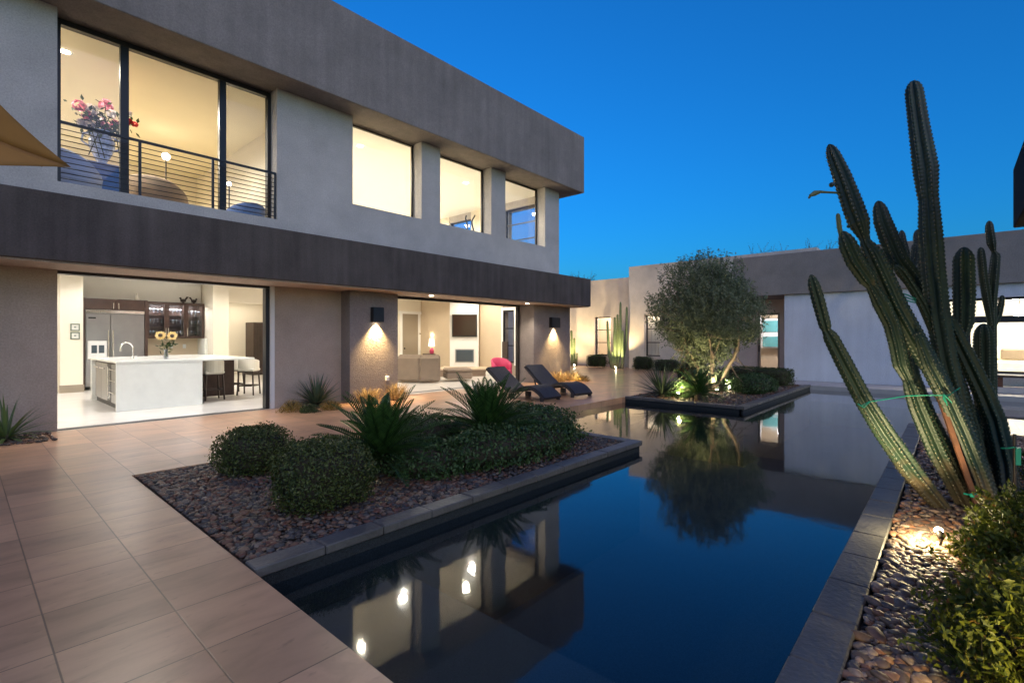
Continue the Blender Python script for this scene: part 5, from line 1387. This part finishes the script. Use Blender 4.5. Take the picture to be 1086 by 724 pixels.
stem([(893, 245, 12), (899, 260, 18), (906, 276, 19), (920, 296, 18), (924, 303, 11), (934, 321, 17), (945, 343, 16), (951, 365, 16), (955, 386, 16), (963, 402, 11), (967, 412, 16), (974, 432, 19), (994, 478, 20), (1012, 512, 18), (1026, 540, 17)], 4.30, 4.30, 3)
stem([(860, 291, 10), (864, 305, 12), (868, 319, 13), (875, 345, 12), (876.5, 350, 9), (881, 357, 15), (894, 382, 17), (915, 422, 18), (937, 457, 20), (965, 497, 21), (987, 524, 18), (1010, 550, 12)], 4.25, 4.20, 4)
stem([(931, 213, 11), (936, 235, 17), (943, 253, 19), (953, 276, 19), (967, 294, 18), (981, 315, 18), (996, 350, 18), (1012, 400, 18), (1030, 460, 18), (1046, 530, 18)], 4.65, 5.0, 5)
stem([(956, 244, 6), (957, 256, 8), (961, 270, 8), (968, 290, 8), (978, 312, 8), (990, 345, 9), (1008, 400, 12), (1040, 520, 14)], 4.8, 5.5, 6, dens=30)
stem([(970, 258, 6), (970, 272, 8), (967, 284, 7), (972, 296, 5), (985, 320, 7), (1008, 390, 10), (1042, 520, 13)], 4.85, 5.3, 7, dens=30)
stem([(974, 243, 11), (976, 258, 12), (979, 280, 11), (984, 310, 10), (994, 350, 12), (1012, 410, 14), (1048, 520, 15)], 4.9, 5.6, 8, dens=30)
stem([(949, 281, 7), (955, 288, 10), (964, 300, 8), (978, 323, 9), (992, 352, 11), (1006, 390, 13), (1028, 460, 14), (1044, 525, 15)], 4.5, 4.6, 9)
stem([(986, 300, 8), (988, 330, 10), (994, 360, 12), (1004, 392, 13), (1020, 440, 15), (1044, 525, 16)], 4.55, 4.6, 10)
stem([(962, 348, 8), (963, 372, 13), (968, 400, 15), (984, 440, 16), (1004, 480, 17), (1032, 535, 17)], 4.55, 4.7, 11)
stem([(1003, 332, 10), (1012, 352, 16), (1030, 388, 18), (1043, 415, 19), (1056, 446, 20), (1067, 492, 20), (1073, 540, 20)], 4.30, 4.6, 12)
stem([(972, 352, 8), (985, 385, 14), (1004, 420, 17), (1022, 460, 18), (1040, 505, 18), (1052, 540, 18)], 4.05, 4.15, 13)
stem([(1022, 262, 14), (1022, 275, 19), (1022.5, 315, 20), (1022, 342, 18), (1020, 358, 10), (1019, 366, 7), (1030, 395, 10), (1050, 450, 13), (1064, 530, 15)], 4.6, 4.8, 14, ribs=8)
# new growth and flower bud
P = at(893, 256, 4.305); cactus_stem(big, [P, at(890, 240, 4.31), at(888.5, 226, 4.31)], [.03, .042, .036], 6, 'cactus_pale', 'shoot', True, 3)
b = MB(); b.tube([at(889, 204.5, 4.43), at(878, 204, 4.40), at(870, 203.5, 4.38)], [.010, .010, .013], 8)
b.tube([at(870, 203.5, 4.38), at(864, 205, 4.36), at(859, 207.5, 4.35)], [.013, .024, .012], 8)
for k in range(8): b.tube([at(861, 206, 4.36), at(857+k % 3, 209+k*.3, 4.33+.01*k)], [.006, .002], 4)
b.build('flower_bud', M['cactus_pale'], big)
b = MB(); b.ball(at(882, 196, 4.38), .022, 10, 7); b.ball(at(900, 240, 4.33), .016, 10, 7); b.build('fruit', M['cactus'], big)
# second cactus behind it, by the right edge
sm = thing('cactus', 'slender branching cactus behind the big cactus before the bright window', 'cactus', tuple(np.r_[at(1050, 485, 6.0)[:2], 0]))
stem([(1049, 234, 6), (1049.5, 244, 7.5), (1051.5, 258, 8), (1054, 267, 4), (1056, 271, 8), (1054, 290, 9.5), (1052, 315, 9), (1052, 345, 8), (1052, 420, 9), (1052, 482, 10)], 6.0, 6.0, 21, sm, 6, 'cactus', 'stem', 30)
stem([(1040, 262, 6), (1041, 275, 8), (1043, 295, 8), (1047, 320, 8), (1051.5, 345, 6)], 5.98, 5.98, 22, sm, 6, 'cactus', 'stem', 30, base=False)
stem([(1063, 313, 5), (1062, 322, 6), (1059, 335, 6), (1053, 347, 5)], 6.0, 6.0, 23, sm, 6, 'cactus', 'stem', 30, base=False)
sm2 = thing('cactus', 'short thick upright cactus column behind the right side of the big cactus', 'cactus', tuple(np.r_[at(1044, 500, 5.5)[:2], 0]))
stem([(1043, 343, 14), (1043, 360, 18), (1043.5, 400, 18), (1044, 450, 17), (1045, 500, 16)], 5.5, 5.5, 24, sm2, 8, 'cactus', 'stem', 30)
# stakes and ties
a0, a1 = at(996, 420, 4.15), at(1033, 526, 4.05); a1[2] = max(a1[2], 0)
d_ = a1-a0; e_ = np.cross(d_, (0, 0, 1.0)); e_ /= np.linalg.norm(e_); f_ = np.cross(d_, e_); f_ /= np.linalg.norm(f_); hw = .024
foot = a1+d_*.06
o = MB().add([p_+e_*sx*hw+f_*sy*hw*.7 for p_ in (a0, foot) for sx, sy in ((-1, -1), (1, -1), (1, 1), (-1, 1))], [(0, 1, 2, 3), (7, 6, 5, 4), (0, 4, 5, 1), (1, 5, 6, 2), (2, 6, 7, 3), (3, 7, 4, 0)]).build('stake', M['stake'], origin=foot)
tag(o, 'reddish square wooden stake leaning among the big cactus stems', 'stake')
tp = MB()
tp.tube([at(914, 430, 4.15), at(921, 426, 4.12), at(940, 423, 4.14), at(962, 419.5, 4.2), at(980, 419, 4.15), at(998, 419, 4.05), at(1006, 419, 4.05), at(1018, 411, 4.12)], .005, 6)
tp.tube([at(910, 428, 4.16), at(916, 432, 4.12), at(922, 426, 4.12)], .006, 6)
for k in range(5): tp.tube([at(1001, 418, 4.04), at(1000+k*2.4, 424+k % 3*3, 4.03)], .004, 5)
o = tp.build('tie_tape', M['tie'], origin=at(998, 419, 4.05)); tag(o, 'long green tie tape from the lowest leaning stem to the stake top', 'tie tape')
tp = MB(); tp.tube([at(1022, 523, 4.0), at(1031, 525, 3.97), at(1040, 521, 4.02)], .008, 6); tp.ball(at(1031, 525, 3.96), .018, 8, 6)
o = tp.build('tie_tape', M['tie'], origin=at(1031, 525, 3.97)); tag(o, 'short green tie tape knotted at the foot of the wooden stake', 'tie tape')
tp = MB()
for k in range(3): tp.tube([at(957+k, 311+3*k, 4.5), at(963, 313+3*k, 4.42), at(971, 317+2*k, 4.5)], .006, 6)
o = tp.build('tie_tape', M['tie'], origin=at(964, 314, 4.45)); tag(o, 'green tie tape wrapped high around the upper cactus stems', 'tie tape')
q = ong(1077, 545)
o = MB().tube([(q[0], q[1], -.05), at(1076, 460, np.array(q[:2]) @ FW)], .012, 8).build('stake', M['dark_wood'], origin=q); tag(o, 'thin dark stake at the right edge beside the cactus', 'stake')
dq = np.array(q[:2]) @ FW
tp = MB(); tp.tube([at(1062, 475, dq+.15), at(1070, 475, dq), at(1076, 474, dq-.02)], .007, 6); tp.box(*(lambda c_: (c_[0]-.03, c_[0]+.03, c_[1]-.03, c_[1]+.0, c_[2]-.14, c_[2]+.0))(at(1077, 474, dq-.03)))
o = tp.build('tie_tape', M['tie'], origin=at(1076, 475, dq)); tag(o, 'green tie tape on the thin dark stake at the right edge', 'tie tape')

# far columnar cacti against the left wing
XC = 20.6
def far_cactus(label, pls, X, loc_px):
    q = atx(loc_px, 391, X); t = thing('cactus', label, 'cactus', (q[0], q[1], 0), 'columnar cacti by the courtyard wall')
    for k, pl in enumerate(pls):
        P = []; W = []
        for px, py, w_ in pl[::-1]:
            v = atx(px, py, X+.12*((k*37) % 5-2)); P.append(v); W.append(w_*np.linalg.norm(v[:2])/F*.94)
        P[0][2] = -.03; cactus_stem(t, P, W, 7, 'cactus_pale', 'stem', False, 30+k, 8)
far_cactus('group of tall columnar cacti lit from below at the courtyard corner', [
    [(644, 340, 2.5), (645, 361, 3.4), (646, 377, 3.6), (650, 391, 3)], [(658, 320, 2.2), (658, 340, 3.2), (657.5, 365, 3.6), (655, 391, 3)], [(664.8, 325, 2.2), (664.5, 350, 3.2), (663, 368, 3.4), (658.5, 391, 3)],
    [(652, 336, 2.6), (652, 360, 3.6), (652.5, 391, 3.4)], [(654.8, 333, 2.4), (655, 360, 3.4), (655.5, 391, 3)], [(649, 372, 2.2), (650.5, 391, 2.6)], [(660.5, 350, 2.5), (660, 391, 3)], [(646, 382, 2.4), (649, 391, 2.4)]], XC, 655)
far_cactus('columnar cacti half hidden behind the far house pier', [[(606, 350, 2.6), (606.5, 391, 3.4)], [(609, 358, 2.6), (609, 391, 3.4)], [(612, 374, 2.2), (611, 391, 3)]], XC+.4, 608)

# foreground shrub at the right and low shrubs behind the cactus
def nandina(name, c, r, h, n, seed, label, lf=.042):
    g = np.random.default_rng(seed); c = np.asarray(c, float); t = thing(name, label, 'shrub', (c[0], c[1], 0), 'leafy shrubs at the right')
    ns = n//34; C = []; Nn = []; tb = MB()
    for k in range(ns):
        D = g.normal(size=3); D /= np.linalg.norm(D); D[2] = abs(D[2])*1.0
        p_ = np.array((c[0], c[1], 0))+D*np.array((r, r, h))*lump(D[None], seed, .2)[0]*(1-abs(g.normal(0, .28))); p_[2] = max(p_[2], .05)
        d = D*.6+np.array((0, 0, .5))+g.normal(0, .4, 3); d /= np.linalg.norm(d)
        sd = np.cross(d, g.normal(size=3)); sd /= np.linalg.norm(sd); nn = np.cross(sd, d)
        if nn[2] < 0: nn = -nn
        if k % 3 == 0: tb.tube([p_-d*.1, p_+d*.16], [.003, .0015], 4)
        for i in range(17):
            u = i/17
            for s_ in (-1, 1):
                C.append(p_+d*.20*u+sd*s_*(.05*(1-u)+.012)*g.uniform(.5, 1.1)+g.normal(0, .008, 3)); Nn.append(nn+D*.3)
    C = np.array(C); Nn = np.array(Nn); b = MB(); leaves(b, C, Nn, lf, .42, .35, seed+1); b.build('foliage', M['nandina'], t)
    for k in range(30):
        a = g.uniform(0, 6.28); q = g.random(); tb.tube([(c[0]+.1*cos(a), c[1]+.1*sin(a), 0), (c[0]+r*.7*q*cos(a), c[1]+r*.7*q*sin(a), h*(1-.4*q))], [.006, .003], 4)
    tb.ball((c[0], c[1], h*.3), 1, 14, 9, 0, r*.6, r*.6, h*.45, .1, seed); tb.build('stem', M['twig'], t)  # the ball is an added dark core that fills the gaps
nandina('leafy_shrub', (4.15, -.62, 0), .62, .47, 19000, 71, 'feathery yellow green shrub at the foot of the big cactus', .038)
nandina('leafy_shrub', (3.15, -.42, 0), .50, .34, 19000, 72, 'feathery yellow green shrub in the lower right corner', .034)
nandina('leafy_shrub', (6.6, -1.35, 0), .75, .62, 7000, 73, 'low leafy shrub behind the cactus at the right edge', .05)
nandina('leafy_shrub', (8.0, -1.05, 0), .5, .55, 3000, 74, 'dark loose shrub behind the cactus beside the tan paving', .05)

# ---------------------------------------------------------------- garden spotlights
def spot(loc, aim, power, label, size=70, col=(1, .80, .42), r=.02, glow='glow_hot', head=True):
    loc = np.asarray(loc, float); aim = np.asarray(aim, float); d = aim-loc; d /= np.linalg.norm(d)
    t = thing('garden_spotlight', label, 'spotlight', (loc[0], loc[1], 0), 'small garden spotlights')
    MB().tube([loc-d*.055, loc-d*.05, loc], [.012, r*1.0, r*1.2], 14).build('housing', M['bronze'], t)
    MB().ball(loc+d*.012, r*1.25, 12, 8).build('lens', M[glow], t)
    MB().tube([(loc[0], loc[1], -.03), loc-d*.06], .009, 6).build('spike', M['bronze'], t)
    lamp('SPOT', 'bulb', loc+d*.05, power, col, spot_size=R(size), spot_blend=.6, shadow_soft_size=.03, aim=aim)
c = ong(996, 567, .07); spot((c[0], c[1], .09), at(955, 450, 4.35), 30, 'bright spotlight on the pebbles at the foot of the big cactus', 62)
lamp('POINT', 'bulb', (c[0]-.05, c[1]+.10, .16), 5.0, (1, .80, .42), shadow_soft_size=.03)
c = ong(719, 418, .12); spot((c[0], c[1], .14), (13.35, 4.9, 1.6), 75, 'bright spotlight at the near edge of the island bed', 80)
lamp('POINT', 'bulb', (c[0]-.06, c[1]-.06, .22), 4, (1, .74, .30), shadow_soft_size=.03)
spot((13.05, 4.55, .10), (13.5, 4.9, 2.2), 26, 'spotlight hidden among the plants under the olive tree', 95, (1, .84, .5))
spot((13.9, 4.5, .10), (13.3, 4.9, 2.0), 22, 'spotlight right of the olive trunks in the island bed', 95, (1, .84, .5))
q = atx(653, 393, 20.0); spot((q[0], q[1], .08), (20.7, q[1]-.1, 2.5), 120, 'spotlight below the tall columnar cacti', 80, (1, .80, .45))
q = atx(609, 393, 20.3); spot((q[0], q[1], .08), (21.2, q[1], 2.2), 110, 'spotlight below the half hidden columnar cacti', 85, (1, .78, .42))
lamp('SPOT', 'bulb', (20.2, 15.5, .1), 130, (1, .78, .42), spot_size=R(110), spot_blend=.7, shadow_soft_size=.03, aim=(22, 14.6, 2.6))
q = ong(372, 486); spot((q[0]-.05, q[1]+.35, .10), tuple(ong(400, 505)[:2]+np.array((-.1, .25)))+(.6,), 9, 'spotlight behind the nearest clipped shrub under the sago palm', 75, (1, .84, .5))
q = ong(1110, 660); spot((2.05, -.72, .42), (3.5, -.45, .2), 17, 'path spotlight at the right edge shining on the leafy shrubs', 110, (1, .72, .22))
lamp('SPOT', 'bulb', (13.7, 9.2, .1), 12, (1, .78, .42), spot_size=R(110), spot_blend=.7, shadow_soft_size=.03, aim=(13.5, 10.0, .4))

# ================================================================== SKY, SUN, CAMERA
wd_ = bpy.data.worlds.new('World'); sc.world = wd_; wd_.use_nodes = True
nt = wd_.node_tree; bg = nt.nodes['Background']
sky = nt.nodes.new('ShaderNodeTexSky'); sky.sky_type = 'NISHITA'; sky.sun_disc = False
SUN_AZ = math.atan2(-FW[1]-.35*RT[1]*-1, -FW[0]+.35*RT[0])      # behind the camera
sky.sun_elevation = R(2.0); sky.sun_rotation = math.pi/2-SUN_AZ
sky.air_density = 1.0; sky.dust_density = 0.9; sky.ozone_density = 5.5
tint = nt.nodes.new('ShaderNodeMix'); tint.data_type = 'RGBA'; tint.blend_type = 'MULTIPLY'; tint.inputs[0].default_value = 1
tint.inputs[7].default_value = (.50, 1.20, 1.16, 1); nt.links.new(sky.outputs[0], tint.inputs[6])
nt.links.new(tint.outputs[2], bg.inputs['Color']); bg.inputs['Strength'].default_value = 0.15

sd_ = bpy.data.lights.new('sun', 'SUN'); sd_.energy = .31; sd_.angle = R(80); sd_.color = (1, .76, .66)
so_ = bpy.data.objects.new('sun', sd_); COL.objects.link(so_)
from mathutils import Vector
so_.rotation_euler = Vector((-cos(SUN_AZ)*cos(R(35)), -sin(SUN_AZ)*cos(R(35)), -sin(R(35)))).to_track_quat('-Z', 'Y').to_euler()

cam = bpy.data.cameras.new('camera'); co = bpy.data.objects.new('camera', cam); COL.objects.link(co)
co.location = (0, 0, H); co.rotation_euler = (R(90), 0, YAW-pi/2)
cam.sensor_width = 36; cam.lens = F/1086*36; cam.shift_y = -4/1086; cam.clip_start = .05; cam.clip_end = 2000
sc.camera = co
vs_ = sc.view_settings; vs_.view_transform = 'Standard'; vs_.look = 'None'; vs_.exposure = 2.0; vs_.gamma = 1; vs_.use_curve_mapping = False
sc.render.film_transparent = False
cy = sc.cycles; cy.max_bounces = 8; cy.diffuse_bounces = 4; cy.transparent_max_bounces = 24; cy.caustics_reflective = False; cy.caustics_refractive = False
cy.sample_clamp_indirect = 4.0; cy.use_denoising = True
